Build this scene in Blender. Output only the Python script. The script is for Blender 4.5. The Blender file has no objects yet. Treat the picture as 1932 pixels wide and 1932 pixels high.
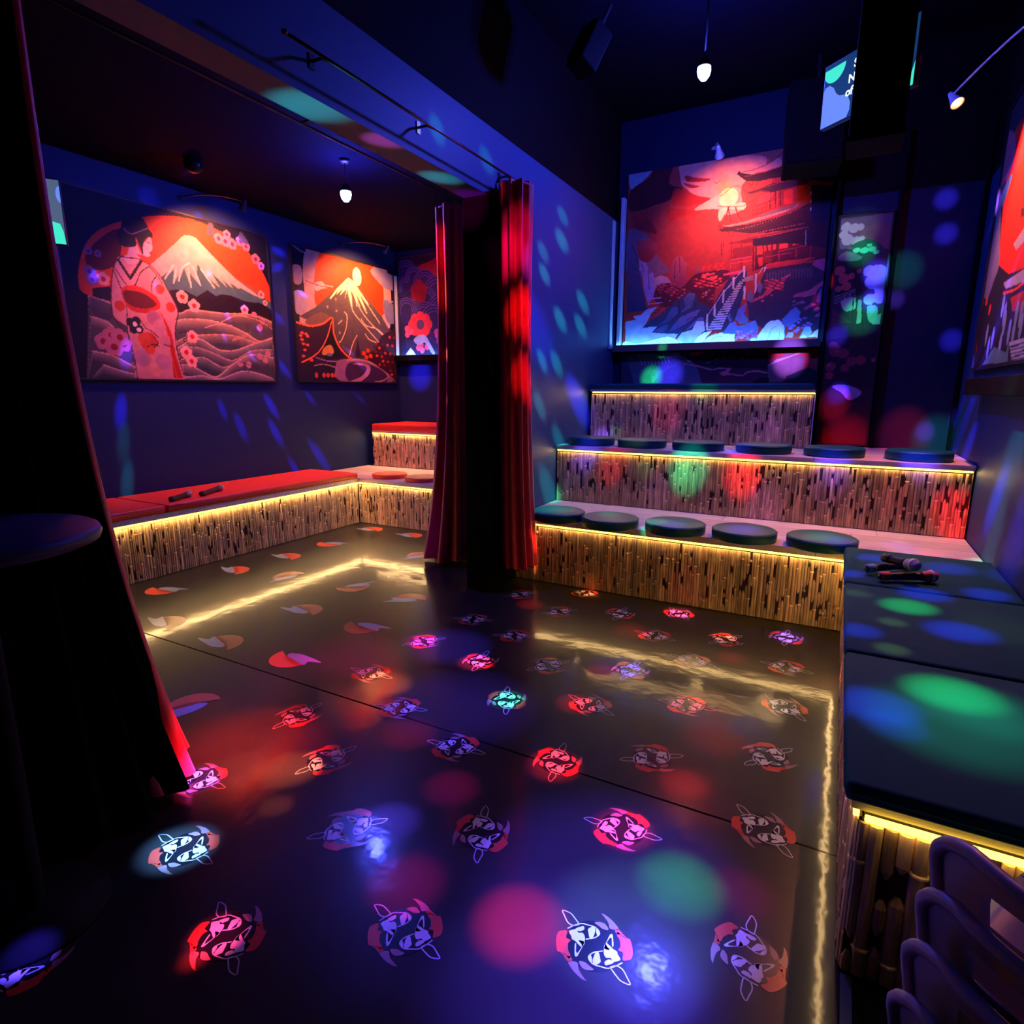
import bpy, bmesh, math, random
import numpy as np
from mathutils import Vector, Matrix
random.seed(7)
scene = bpy.context.scene
COL = scene.collection
BL1 = 450.0; BL2 = 330.0; LED = 5.0; BLED = 65.0; KD = 4.0; PICT = 150.0; STRIPW = 1.5
FLOORC = (.014, .0115, .0095)
CHAIR = (.452, 1.06, .082, 2.6)


# ------------------------------------------------------------------ camera, world, exposure
cam_d = bpy.data.cameras.new('camera'); cam = bpy.data.objects.new('camera', cam_d); COL.objects.link(cam)
cam_d.sensor_fit = 'HORIZONTAL'; cam_d.sensor_width = 36.0; cam_d.lens = 36.0*1133.0/1932.0
cam_d.clip_start = 0.02; cam_d.clip_end = 60
RX = Vector((0.87938858, -0.09748133, 0.46601836)); RY = Vector((0.47609405, 0.17348834, -0.86211151)); RZ = Vector((0.00319103, 0.97999958, 0.19897395))
cam.matrix_world = Matrix(((RX[0], RX[1], RX[2], 0), (RY[0], RY[1], RY[2], 0), (RZ[0], RZ[1], RZ[2], 1.45), (0, 0, 0, 1)))
scene.camera = cam
scene.view_settings.view_transform = 'Standard'; scene.view_settings.look = 'None'
scene.view_settings.exposure = 0.0; scene.view_settings.gamma = 1.0
scene.view_settings.use_curve_mapping = False
wd = bpy.data.worlds.new('world'); scene.world = wd; wd.use_nodes = True
wd.node_tree.nodes['Background'].inputs[0].default_value = (0.0, 0.0, 0.02, 1)
wd.node_tree.nodes['Background'].inputs[1].default_value = 0.15
CEIL = 4.0

def lamp(kind, name, loc, color, power, target=None, **kw):
    d = bpy.data.lights.new(name, kind); d.color = color; d.energy = power
    for k, v in kw.items(): setattr(d, k, v)
    o = bpy.data.objects.new(name, d); COL.objects.link(o); o.location = loc
    if target is not None:
        o.rotation_euler = (Vector(target)-Vector(loc)).to_track_quat('-Z', 'Y').to_euler()
    return o
# blue bulbs hanging in both rooms
BLUE = (0.05, 0.06, 1.0)
L1 = (-0.97, 4.32, 3.425); L2 = (-3.583, 3.872, 2.95)
lamp('POINT', 'blue_lamp_light', L1, BLUE, BL1, shadow_soft_size=0.06)
lamp('POINT', 'blue_lamp_light', L2, BLUE, BL2, shadow_soft_size=0.06)

# ------------------------------------------------------------------ helpers
def hexc(h):
    v = [int(h[i:i+2], 16)/255 for i in (0, 2, 4)]
    return [(c/12.92 if c <= .04045 else ((c+.055)/1.055)**2.4) for c in v]
def mat(name, color, rough=.6, metal=0, emit=None, es=0, bump=0, bscale=60, noise=0, nscale=20, spec=.5, coat=0, attr=None, sheen=0, stretch=None):
    m = bpy.data.materials.new(name); m.use_nodes = True; nt = m.node_tree; b = nt.nodes['Principled BSDF']
    N = nt.nodes; L = nt.links
    c = list(color)+[1] if not isinstance(color, str) else hexc(color)+[1]
    b.inputs['Base Color'].default_value = c; b.inputs['Roughness'].default_value = rough; b.inputs['Metallic'].default_value = metal
    b.inputs['Specular IOR Level'].default_value = spec
    if coat: b.inputs['Coat Weight'].default_value = coat; b.inputs['Coat Roughness'].default_value = .08
    if sheen: b.inputs['Sheen Weight'].default_value = sheen; b.inputs['Sheen Roughness'].default_value = .4
    if emit is not None:
        b.inputs['Emission Color'].default_value = list(emit)+[1]; b.inputs['Emission Strength'].default_value = es
    tc = None
    if noise or bump:
        tc = N.new('ShaderNodeTexCoord'); mp = N.new('ShaderNodeMapping'); L.new(tc.outputs['Object'], mp.inputs[0])
        if stretch: mp.inputs['Scale'].default_value = stretch
    src = None
    if attr:
        a = N.new('ShaderNodeVertexColor'); a.layer_name = attr; src = a.outputs['Color']; L.new(src, b.inputs['Base Color'])
    if noise:
        n = N.new('ShaderNodeTexNoise'); n.inputs['Scale'].default_value = nscale; n.inputs['Detail'].default_value = 5; L.new(mp.outputs[0], n.inputs['Vector'])
        r = N.new('ShaderNodeMapRange'); r.inputs['From Min'].default_value = .3; r.inputs['From Max'].default_value = .7
        r.inputs['To Min'].default_value = 1-noise; r.inputs['To Max'].default_value = 1+noise; L.new(n.outputs['Fac'], r.inputs['Value'])
        mx = N.new('ShaderNodeMix'); mx.data_type = 'RGBA'; mx.blend_type = 'MULTIPLY'; mx.inputs['Factor'].default_value = 1
        if src: L.new(src, mx.inputs['A'])
        else: mx.inputs['A'].default_value = c
        L.new(r.outputs[0], mx.inputs['B']); L.new(mx.outputs['Result'], b.inputs['Base Color'])
    if bump:
        n = N.new('ShaderNodeTexNoise'); n.inputs['Scale'].default_value = bscale; n.inputs['Detail'].default_value = 4; L.new(mp.outputs[0], n.inputs['Vector'])
        bp = N.new('ShaderNodeBump'); bp.inputs['Strength'].default_value = bump; bp.inputs['Distance'].default_value = .01
        L.new(n.outputs['Fac'], bp.inputs['Height']); L.new(bp.outputs[0], b.inputs['Normal'])
    return m
def tag(o, label=None, cat=None, group=None, kind=None):
    if label: o['label'] = label
    if cat: o['category'] = cat
    if group: o['group'] = group
    if kind: o['kind'] = kind
    return o
def empty(name, loc=(0, 0, 0), rz=0):
    o = bpy.data.objects.new(name, None); COL.objects.link(o); o.location = loc; o.rotation_euler = (0, 0, rz); o.empty_display_size = .1
    return o
def link(name, me, parent=None, loc=None, rot=None):
    o = bpy.data.objects.new(name, me); COL.objects.link(o)
    if parent: o.parent = parent
    if loc: o.location = loc
    if rot: o.rotation_euler = rot
    return o
def finish(name, bm, m, parent=None, smooth=False, loc=None, rot=None):
    me = bpy.data.meshes.new(name); bmesh.ops.recalc_face_normals(bm, faces=bm.faces[:]); bm.to_mesh(me); bm.free()
    for mm in (m if isinstance(m, (list, tuple)) else [m]): me.materials.append(mm)
    if smooth: me.polygons.foreach_set('use_smooth', [True]*len(me.polygons))
    return link(name, me, parent, loc, rot)
def bx(bm, x0, y0, z0, x1, y1, z1, bev=0, seg=2, mi=0):
    vs = [bm.verts.new((x, y, z)) for z in (z0, z1) for y in (y0, y1) for x in (x0, x1)]
    fs = [bm.faces.new([vs[i] for i in f]) for f in ((0, 1, 3, 2), (4, 6, 7, 5), (0, 4, 5, 1), (2, 3, 7, 6), (0, 2, 6, 4), (1, 5, 7, 3))]
    for f in fs: f.material_index = mi
    if bev:
        es = list({e for f in fs for e in f.edges})
        bmesh.ops.bevel(bm, geom=es, offset=bev, segments=seg, affect='EDGES', profile=.5)
def box(name, a, b, m, parent=None, bev=0, seg=2, smooth=False):
    bm = bmesh.new(); bx(bm, *a, *b, bev, seg); return finish(name, bm, m, parent, smooth)
def tube(bm, path, r, n=8, cap=True, mi=0):
    rings = []; P = [Vector(p) for p in path]; up = None
    for i, p in enumerate(P):
        t = (P[min(i+1, len(P)-1)]-P[max(i-1, 0)]).normalized()
        if up is None: up = Vector((0, 0, 1)) if abs(t.z) < .9 else Vector((1, 0, 0))
        a = t.cross(up).normalized(); b2 = t.cross(a).normalized(); up = -b2 if False else up
        rr = r[i] if isinstance(r, (list, tuple)) else r
        rings.append([bm.verts.new(p+rr*(math.cos(2*math.pi*k/n)*a+math.sin(2*math.pi*k/n)*b2)) for k in range(n)])
    for i in range(len(rings)-1):
        for k in range(n):
            f = bm.faces.new([rings[i][k], rings[i][(k+1) % n], rings[i+1][(k+1) % n], rings[i+1][k]]); f.material_index = mi
    if cap: bm.faces.new(rings[0][::-1]).material_index = mi; bm.faces.new(rings[-1]).material_index = mi
def lathe(bm, prof, n=32, mi=0, cx=0, cy=0):
    rings = []
    for r, z in prof:
        rings.append([bm.verts.new((cx+r*math.cos(2*math.pi*k/n), cy+r*math.sin(2*math.pi*k/n), z)) for k in range(n)] if r > 1e-6 else [bm.verts.new((cx, cy, z))])
    for a, b in zip(rings, rings[1:]):
        for k in range(n):
            k2 = (k+1) % n
            if len(a) == 1 and len(b) == 1: continue
            q = [a[0], b[k2], b[k]] if len(a) == 1 else ([a[k], a[k2], b[0]] if len(b) == 1 else [a[k], a[k2], b[k2], b[k]])
            bm.faces.new(q).material_index = mi
def copy_tree(o, parent=None):
    c = o.copy(); COL.objects.link(c)
    if parent: c.parent = parent
    for ch in [x for x in bpy.data.objects if x.parent == o]: copy_tree(ch, c)
    return c
def struct(o): o['kind'] = 'structure'; return o

# ------------------------------------------------------------------ materials
M_floor = mat('dark_vinyl_floor', FLOORC, rough=.34, bump=.02, bscale=35, noise=.25, nscale=3, spec=.10, coat=.45)
M_floor.node_tree.nodes['Principled BSDF'].inputs['Coat Roughness'].default_value = .10
nt_ = M_floor.node_tree; n_ = nt_.nodes.new('ShaderNodeTexNoise'); n_.inputs['Scale'].default_value = 9; n_.inputs['Detail'].default_value = 3; t_ = nt_.nodes.new('ShaderNodeTexCoord'); nt_.links.new(t_.outputs['Object'], n_.inputs['Vector'])
b_ = nt_.nodes.new('ShaderNodeBump'); b_.inputs['Strength'].default_value = .14; b_.inputs['Distance'].default_value = .01; nt_.links.new(n_.outputs['Fac'], b_.inputs['Height']); nt_.links.new(b_.outputs[0], nt_.nodes['Principled BSDF'].inputs['Coat Normal'])
M_black = mat('black_matte_paint', (.0016, .0016, .003), rough=.8, spec=.1)
M_blackp = mat('black_plastic', (.012, .012, .015), rough=.4)
M_navy = mat('navy_wall_paint', (.008, .02, .085), rough=.6, spec=.25, bump=.05, bscale=120)
M_wall2 = mat('blue_wall_paint', (.03, .08, .17), rough=.5, spec=.3, bump=.06, bscale=90)
M_navy2 = mat('navy_wall_paint_right', (.010, .045, .12), rough=.55, spec=.25, bump=.05, bscale=120)
M_navy3 = mat('darker_navy_wall_paint', (.004, .010, .040), rough=.6, spec=.2, bump=.05, bscale=120)
M_ceil = mat('dark_ceiling_paint', (.0012, .0012, .005), rough=.95, spec=.05)
M_frame = mat('black_frame', (.01, .01, .012), rough=.4)
M_pale = mat('pale_frame_trim', (.45, .55, .6), rough=.5)
M_print = mat('printed_canvas', (.5, .5, .5), rough=.62, attr='Col', spec=.25)
M_bamboo = mat('bamboo_cane', (.40, .27, .13), rough=.55, noise=.45, nscale=9, attr='Col', stretch=(6, 6, 1))
M_backing = mat('dark_backing_board', (.035, .014, .009), rough=.8)
M_plank = mat('pale_wood_plank', (.68, .54, .44), rough=.45, noise=.18, nscale=7, stretch=(1, 7, 7), bump=.1, bscale=40)
M_body = mat('step_body_board', (.03, .022, .02), rough=.7)
M_led = mat('warm_led_strip', (1, .9, .5), emit=(1.0, .70, .075), es=LED)
M_bled = mat('blue_led_strip', (.6, .8, 1), emit=(.12, .42, 1.0), es=BLED)
M_teal = mat('dark_teal_vinyl', (.002, .085, .095), rough=.45, bump=.12, bscale=220, spec=.25)
M_tealmat = mat('dark_green_felt', (.002, .08, .068), rough=.8, bump=.1, bscale=300, spec=.12)
M_redmat = mat('red_vinyl_upholstery', (.85, .055, .03), rough=.5, bump=.1, bscale=180)
M_curt = mat('red_velvet_curtain', (.55, .012, .025), rough=.5, sheen=.3, bump=.1, bscale=150, spec=.5)
M_rail = mat('rail_metal', (.12, .1, .1), rough=.3, metal=1)
M_pink = mat('lamp_arm_metal', (.8, .75, .75), rough=.35, metal=.3)
M_bulbB = mat('blue_bulb_glass', (.6, .8, 1), emit=(.25, .5, 1.0), es=40)
M_bulbR = mat('warm_bulb_glass', (1, .6, .4), emit=(1.0, .35, .12), es=7)
M_chair = mat('lilac_white_plastic', (.28, .22, .33), rough=.4)
M_grille = mat('microphone_grille_metal', (.35, .35, .4), rough=.35, metal=.8, bump=.6, bscale=900)
M_ringR = mat('red_microphone_ring', (.7, .08, .05), rough=.5)
M_ringT = mat('teal_microphone_ring', (.12, .45, .5), rough=.5)
M_kw = mat('koi_print_white', (.30, .27, .26), rough=.2)
M_kr = mat('koi_print_red', (.30, .028, .015), rough=.2)
M_kt = mat('koi_print_pink', (.16, .08, .08), rough=.2)
M_kp = mat('petal_print_red', (.60, .07, .03), rough=.25)
M_kg = mat('petal_print_grey', (.22, .24, .28), rough=.25)
M_kb = mat('koi_print_black', (.004, .004, .005), rough=.2)
M_table = mat('dark_table_laminate', (.02, .015, .035), rough=.5, spec=.3)
M_scr_bg = mat('screen_navy', (.0, .0, .0), emit=(.006, .04, .13), es=1.0)
M_scr_teal = mat('screen_teal', (0, 0, 0), emit=(.06, .85, .62), es=1.0)
M_scr_lav = mat('screen_lavender', (0, 0, 0), emit=(.15, .27, .95), es=1.0)
M_scr_gray = mat('screen_slate', (0, 0, 0), emit=(.08, .12, .22), es=1.0)
M_scr_wht = mat('screen_white', (0, 0, 0), emit=(.9, 1, 1), es=1.3)

for m_ in (M_scr_bg, M_scr_teal, M_scr_lav, M_scr_gray, M_scr_wht): m_.node_tree.nodes['Principled BSDF'].inputs['Specular IOR Level'].default_value = .03

# ------------------------------------------------------------------ picture printing: colours on a fine grid of canvas vertices
ARTS = {}
ARTS['geisha']='''F|0a0a20|04040c|0|
P|d43410|e04014|1|114,2254 144,2419 224,2584 394,2730 740,2877 1117,2937 1528,2860 1821,2650 1940,2309 1611,2154 644,2055 180,2162
P|5a0a08||1|189,2467 341,2638 475,2707 449,2494 352,2394 217,2371
P|2c4a4c|44605a|0|682,2382 814,2493 1220,2656 1493,2521 1958,2311 1942,2147 848,2249
P|e89080||0|668,2457 840,2609 1029,2785 1088,2796 1140,2790 1330,2640 1536,2489 1700,2411 1825,2349 1712,2374 1575,2419 1551,2410 1456,2453 1489,2401 1384,2467 1422,2404 1274,2510 1347,2387 1188,2485 1288,2373 1136,2565 1119,2474 1146,2377 1053,2475 1052,2346 1003,2502 1028,2552 939,2388 977,2497 885,2357 906,2485 815,2392 887,2482 779,2397 722,2422
L|eeb8a0|9|1|939,2388 977,2497 1055,2557
L|eeb8a0|9|1|888,2363 924,2477
L|eeb8a0|9|1|815,2392 903,2513
L|eeb8a0|9|1|1052,2352 1040,2508
L|eeb8a0|9|1|1147,2383 1091,2528
L|eeb8a0|9|1|1289,2379 1165,2528
P|1c0c14||0|209,2227 335,2256 828,2292 906,2314 1008,2310 1097,2275 1215,2351 1295,2307 1370,2335 1474,2330 1625,2298 1787,2305 1935,2255 1922,2117 174,1955
P|95705b||0|170,2161 279,2144 361,2122 420,2075 481,2038 888,2103 1004,2151 1167,2157 1352,2159 1613,2180 1775,2170 1923,2131 1936,1506 75,1487
P|866655||0|169,2147 278,2130 359,2108 418,2061 480,2024 886,2088 1002,2135 1165,2141 1350,2142 1612,2163 1773,2153 1922,2113 1936,1504 75,1487
P|785d4f||0|167,2134 276,2116 357,2094 416,2047 478,2009 885,2072 1000,2120 1163,2125 1349,2126 1610,2146 1771,2135 1920,2095 1936,1503 75,1487
P|6a5449||0|165,2120 274,2102 355,2080 414,2032 476,1995 883,2057 998,2104 1161,2109 1347,2109 1608,2129 1770,2118 1918,2077 1936,1501 75,1487
P|5c4b43||0|163,2107 273,2088 354,2066 413,2018 474,1981 881,2042 997,2088 1160,2093 1345,2093 1607,2112 1768,2100 1917,2060 1936,1500 75,1487
P|4e423e||0|162,2093 271,2075 352,2052 411,2004 473,1966 880,2026 995,2073 1158,2077 1344,2076 1605,2094 1766,2083 1915,2042 1935,1498 75,1487
L|e09a70|7|1|170,2161 279,2144 361,2122 420,2075 481,2038 888,2103 1004,2151 1167,2157 1352,2159 1613,2180 1775,2170 1923,2131
P|a77e64||0|171,2006 301,1977 418,1879 875,2043 1021,2072 1200,2081 1415,2051 1595,1995 1751,1927 1909,1979 1936,1506 75,1487
P|94725c||0|169,1993 299,1963 416,1865 873,2028 1020,2056 1199,2065 1414,2035 1593,1978 1750,1910 1908,1961 1936,1504 75,1487
P|826655||0|167,1979 297,1949 414,1851 872,2013 1018,2040 1197,2049 1412,2018 1592,1961 1748,1892 1906,1943 1936,1503 75,1487
P|705b4e||0|166,1965 295,1935 412,1836 870,1997 1016,2025 1195,2033 1410,2001 1590,1944 1746,1874 1904,1925 1936,1501 75,1487
P|5e4f47||0|164,1952 294,1921 411,1822 868,1982 1014,2009 1193,2016 1408,1984 1588,1927 1744,1857 1903,1907 1936,1500 75,1487
P|4c4440||0|162,1938 292,1907 409,1807 866,1966 1013,1993 1192,2000 1407,1968 1587,1909 1743,1839 1901,1889 1935,1498 75,1487
L|f0a878|7|1|171,2006 301,1977 418,1879 875,2043 1021,2072 1200,2081 1415,2051 1595,1995 1751,1927 1909,1979
P|916e59||0|868,1866 1005,1924 1287,1958 1467,1959 1652,1920 1899,1869 1936,1506 75,1487
P|806352||0|866,1851 1003,1908 1286,1942 1465,1942 1650,1903 1897,1850 1936,1504 75,1487
P|6f594c||0|864,1835 1002,1893 1284,1925 1463,1926 1649,1886 1896,1832 1936,1503 75,1487
P|5e4e46||0|863,1820 1000,1877 1282,1909 1462,1909 1647,1868 1894,1814 1936,1501 75,1487
P|4d4440||0|861,1804 998,1861 1280,1892 1460,1892 1645,1851 1892,1796 1936,1500 75,1487
P|3c3a3a||0|859,1789 996,1845 1279,1876 1458,1875 1643,1833 1891,1778 1935,1498 75,1487
L|d8906c|7|1|868,1866 1005,1924 1287,1958 1467,1959 1652,1920 1899,1869
L|d89070|7|1|1151,2009 1297,2053 1446,2054
L|d89070|7|1|1329,2075 1517,2157 1771,2130 1917,2062
P|8c7666||0|861,1807 1070,1905 1273,1819 1453,1822 1666,1895 1908,1966 1936,1506 75,1487
P|7b695c||0|859,1791 1069,1889 1271,1802 1451,1805 1664,1877 1906,1948 1936,1504 75,1487
P|6b5d53||0|858,1776 1067,1873 1269,1786 1449,1788 1662,1860 1905,1930 1936,1503 75,1487
P|5a504a||0|856,1760 1065,1857 1268,1769 1448,1771 1661,1842 1903,1912 1936,1501 75,1487
P|4a4441||0|854,1745 1064,1841 1266,1752 1446,1754 1659,1825 1901,1894 1936,1500 75,1487
P|3a3838||0|852,1729 1062,1825 1264,1736 1444,1737 1657,1807 1900,1875 1935,1498 75,1487
L|e0a080|7|1|861,1807 1070,1905 1273,1819 1453,1822 1666,1895 1908,1966
P|7f675c||0|884,1784 1021,1828 1198,1789 1412,1723 1643,1827 1898,1855 1936,1506 75,1487
P|705c54||0|883,1769 1020,1813 1196,1773 1410,1706 1641,1809 1896,1837 1936,1504 75,1487
P|61524c||0|881,1753 1018,1797 1194,1756 1409,1689 1639,1792 1894,1818 1936,1503 75,1487
P|524844||0|879,1737 1016,1781 1192,1740 1407,1672 1638,1774 1893,1800 1936,1501 75,1487
P|433e3c||0|877,1722 1014,1765 1191,1724 1405,1655 1636,1757 1891,1782 1936,1500 75,1487
P|343434||0|876,1706 1013,1749 1189,1707 1403,1638 1634,1739 1889,1764 1935,1498 75,1487
L|c88c74|7|1|884,1784 1021,1828 1198,1789 1412,1723 1643,1827 1898,1855
P|77695b||0|889,1713 1011,1730 1135,1730 1315,1655 1571,1756 1703,1776 1887,1743 1936,1506 75,1487
P|685d52||0|888,1697 1009,1714 1133,1714 1313,1638 1570,1739 1702,1758 1886,1725 1936,1504 75,1487
P|595249||0|886,1681 1007,1698 1131,1697 1311,1621 1568,1722 1700,1741 1884,1707 1936,1503 75,1487
P|4a4641||0|884,1666 1005,1682 1129,1681 1309,1604 1566,1704 1698,1723 1882,1689 1936,1501 75,1487
P|3b3b38||0|882,1650 1004,1666 1128,1665 1308,1587 1565,1687 1697,1705 1881,1670 1936,1500 75,1487
P|2c3030||0|881,1634 1002,1650 1126,1648 1306,1570 1563,1669 1695,1688 1879,1652 1935,1498 75,1487
L|c89070|7|1|889,1713 1011,1730 1135,1730 1315,1655 1571,1756 1703,1776 1887,1743
P|917164||0|148,1743 290,1719 434,1648 589,1585 910,1665 1041,1633 1217,1562 1408,1684 1639,1793 1908,1772 1936,1506 75,1487
P|80655b||0|146,1729 288,1705 433,1633 587,1569 909,1650 1039,1617 1215,1546 1406,1667 1638,1775 1906,1754 1936,1504 75,1487
P|6f5952||0|144,1716 286,1690 431,1619 585,1554 907,1634 1037,1601 1213,1529 1405,1650 1636,1758 1904,1736 1936,1503 75,1487
P|5e4d49||0|142,1702 285,1676 429,1604 583,1539 905,1618 1036,1585 1211,1512 1403,1633 1634,1740 1902,1717 1936,1501 75,1487
P|4d4140||0|141,1688 283,1662 427,1589 582,1524 903,1602 1034,1569 1210,1496 1401,1616 1633,1723 1901,1699 1936,1500 75,1487
P|3c3638||0|139,1674 281,1648 426,1575 580,1509 901,1586 1032,1552 1208,1479 1399,1599 1631,1705 1899,1681 1935,1498 75,1487
L|dc9c84|7|1|148,1743 290,1719 434,1648 589,1585 910,1665 1041,1633 1217,1562 1408,1684 1639,1793 1908,1772
P|876b65||0|217,1640 470,1570 898,1556 1076,1572 1244,1544 1495,1621 1655,1618 1888,1561 1936,1506 75,1487
P|765f5b||0|215,1626 469,1555 896,1540 1074,1556 1242,1527 1493,1604 1653,1601 1886,1543 1936,1504 75,1487
P|655351||0|213,1612 467,1541 895,1524 1072,1539 1240,1510 1491,1586 1652,1583 1885,1525 1936,1503 75,1487
P|554747||0|212,1598 465,1526 893,1508 1070,1523 1239,1493 1489,1569 1650,1565 1883,1506 1936,1501 75,1487
P|443b3d||0|210,1584 463,1511 891,1493 1069,1507 1237,1477 1488,1552 1648,1548 1881,1488 1936,1500 75,1487
P|343034||0|208,1569 462,1496 889,1477 1067,1490 1235,1460 1486,1534 1647,1530 1879,1470 1935,1498 75,1487
L|d0988c|7|1|217,1640 470,1570 898,1556 1076,1572 1244,1544 1495,1621 1655,1618 1888,1561
P|5c5048|362c34|0|177,2172 340,2130 351,2046 302,1988 192,2019
L|c08078|6|1|176,2167 340,2125
L|c08078|6|1|191,2008 301,1977 400,1911 467,1828
P|4a4040||0|301,1977 410,1998 457,1838 387,1899
P|d8897c|c87870|1|462,2512 399,2433 360,2291 337,2119 349,2025 408,1977 442,1947 459,1761 480,1650 482,1525 868,1525 902,1593 865,1783 860,2019 896,2116 859,2239 789,2376 715,2465 627,2504 607,2528
P|e0a098||0|530,2583 512,2526 472,2506 509,2452 578,2474 617,2513 587,2551 594,2605
L|50101c|7|1|461,2509 515,2506 583,2513 627,2504 715,2465 789,2376 859,2239 904,2128 859,1960 858,1783 899,1568
L|50101c|6|1|461,2509 399,2433 360,2291 337,2119 347,2014 440,1881
L|280810|16|0|434,2475 513,2345 621,2498
L|50101c|6|1|396,2411 488,2277 546,2302
L|50101c|6|1|388,2389 430,2248 457,2112 441,1936 468,1739 478,1536
L|50101c|6|1|552,2297 604,2403 680,2464
L|50101c|5|1|680,2260 695,2340 744,2403
L|50101c|5|1|681,2470 755,2394 803,2288
P|d43010|c02008|1|430,2248 477,2281 557,2293 645,2267 723,2221 744,2145 685,2104 600,2078 509,2085 458,2123 433,2184
P|641010||1|444,2234 529,2251 629,2231 716,2164 628,2120 525,2119 457,2155
P|b81808||0|723,2120 761,2032 795,1896 800,1721 799,1542 884,1544 840,1734 823,1922 775,2045
L|d83818|8|1|749,2088 785,1919 800,1721 831,1543
C|b06070|22.5|22.5|678,2047
C|c87878|20.0|20.0|719,1983
C|c83018|27.5|27.5|608,1849
C|d04020|20.0|20.0|575,1869
C|d8806c|30.0|30.0|643,1644
C|b07078|25.0|25.0|544,1709
C|b87078|25.0|25.0|721,1682
C|d03818|15.0|15.0|837,2155
C|d03818|14.0|14.0|755,2293
C|c83018|15.0|15.0|403,2116
C|c07070|17.5|17.5|754,1859
C|d04018|15.0|15.0|612,1781
C|20101a|13|13|476,1994
C|20101a|13|13|507,1975
C|20101a|13|13|538,1944
C|20101a|13|13|523,2009
C|20101a|13|13|492,1940
C|e8c8b8|7|7|508,1980
C|e8c8b8|7|7|537,1939
L|301018|4|1|586,1960 653,1931 696,1889
L|301018|4|1|660,1886 691,1843 650,1806
L|301018|4|1|591,1802 653,1829 699,1809
L|301018|4|1|739,1834 811,1816
L|301018|4|1|548,2034 587,1971
P|e2a49c||0|655,2639 721,2717 734,2676 734,2622 712,2585 708,2557 677,2540 644,2551 633,2602
P|e2a49c||0|593,2690 606,2608 638,2544 587,2551 530,2583 588,2647
P|07050c||1|448,2660 465,2715 522,2743 589,2747 659,2773 727,2761 746,2711 696,2695 655,2639 644,2551 623,2611 593,2690 595,2616 515,2590 462,2601
P|07050c||1|497,2712 507,2797 578,2845 657,2853 698,2809 703,2756 583,2699
L|8a5a70|7|1|509,2725 561,2699 631,2730 705,2773
L|401018|3|1|681,2665 714,2656
C|b02018|5|5|711,2576
B|f09884|20|c81c10|957,2257
B|f09884|20|c81c10|1064,2193
B|f09884|20|c81c10|1015,1919
B|f09884|20|c81c10|942,1776
B|f09884|20|c81c10|987,1699
B|f09884|18|c81c10|300,2308
B|f09884|16|c81c10|1601,2218
B|f09884|14|c81c10|1812,2387
B|f09884|10|c81c10|1855,2313
B|c06a70|26|901020|309,1871
B|c06a70|24|901020|240,1823
B|c06a70|26|901020|319,1785
B|c06a70|22|901020|399,1812
B|c06a70|24|901020|372,1865
B|8a5a74|18|581848|1379,2830
B|8a5a74|18|581848|1450,2820
B|8a5a74|18|581848|1523,2810
B|8a5a74|18|581848|1618,2854
B|8a5a74|16|581848|1676,2816
B|8a5a74|14|581848|1471,2885
B|8a5a74|18|581848|1778,2720
B|8a5a74|14|581848|1839,2666
B|8a5a74|16|581848|204,2349
B|8a5a74|16|581848|216,2290
B|8a5a74|10|581848|213,2502
B|8a5a74|10|581848|282,2494
P|3a3a50||1|1310,2981 1340,2870 1254,2840
P|3a3a50||1|1627,2943 1711,2847 1604,2864
C|c07870|12|12|1737,1778
C|c07870|12|12|1801,1740
C|c07870|12|12|1709,2177
C|c07870|12|12|1804,2133
C|c07870|12|12|1842,1810
C|c07870|12|12|1503,1700
C|c07870|12|12|1597,1691
C|c07870|12|12|1764,2063
L|401c28|4|1|1504,1714 1725,1654 1888,1561
L|401c28|4|1|1654,1774 1831,1699
L|401c28|4|1|1643,2157 1837,2123 1928,1995
L|e08860|5|1|1431,1905 1465,1946
L|e08860|5|1|1459,1915 1494,1956
L|e08860|5|1|1488,1925 1523,1966
L|e08860|5|1|1517,1935 1552,1976
L|e08860|5|1|1546,1945 1582,1987
L|e08860|5|1|1575,1955 1611,1997
L|e08860|5|1|1605,1965 1641,2007
L|301018|5|1|889,1939 956,1956 964,1909 921,1882 1021,1828'''
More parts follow.
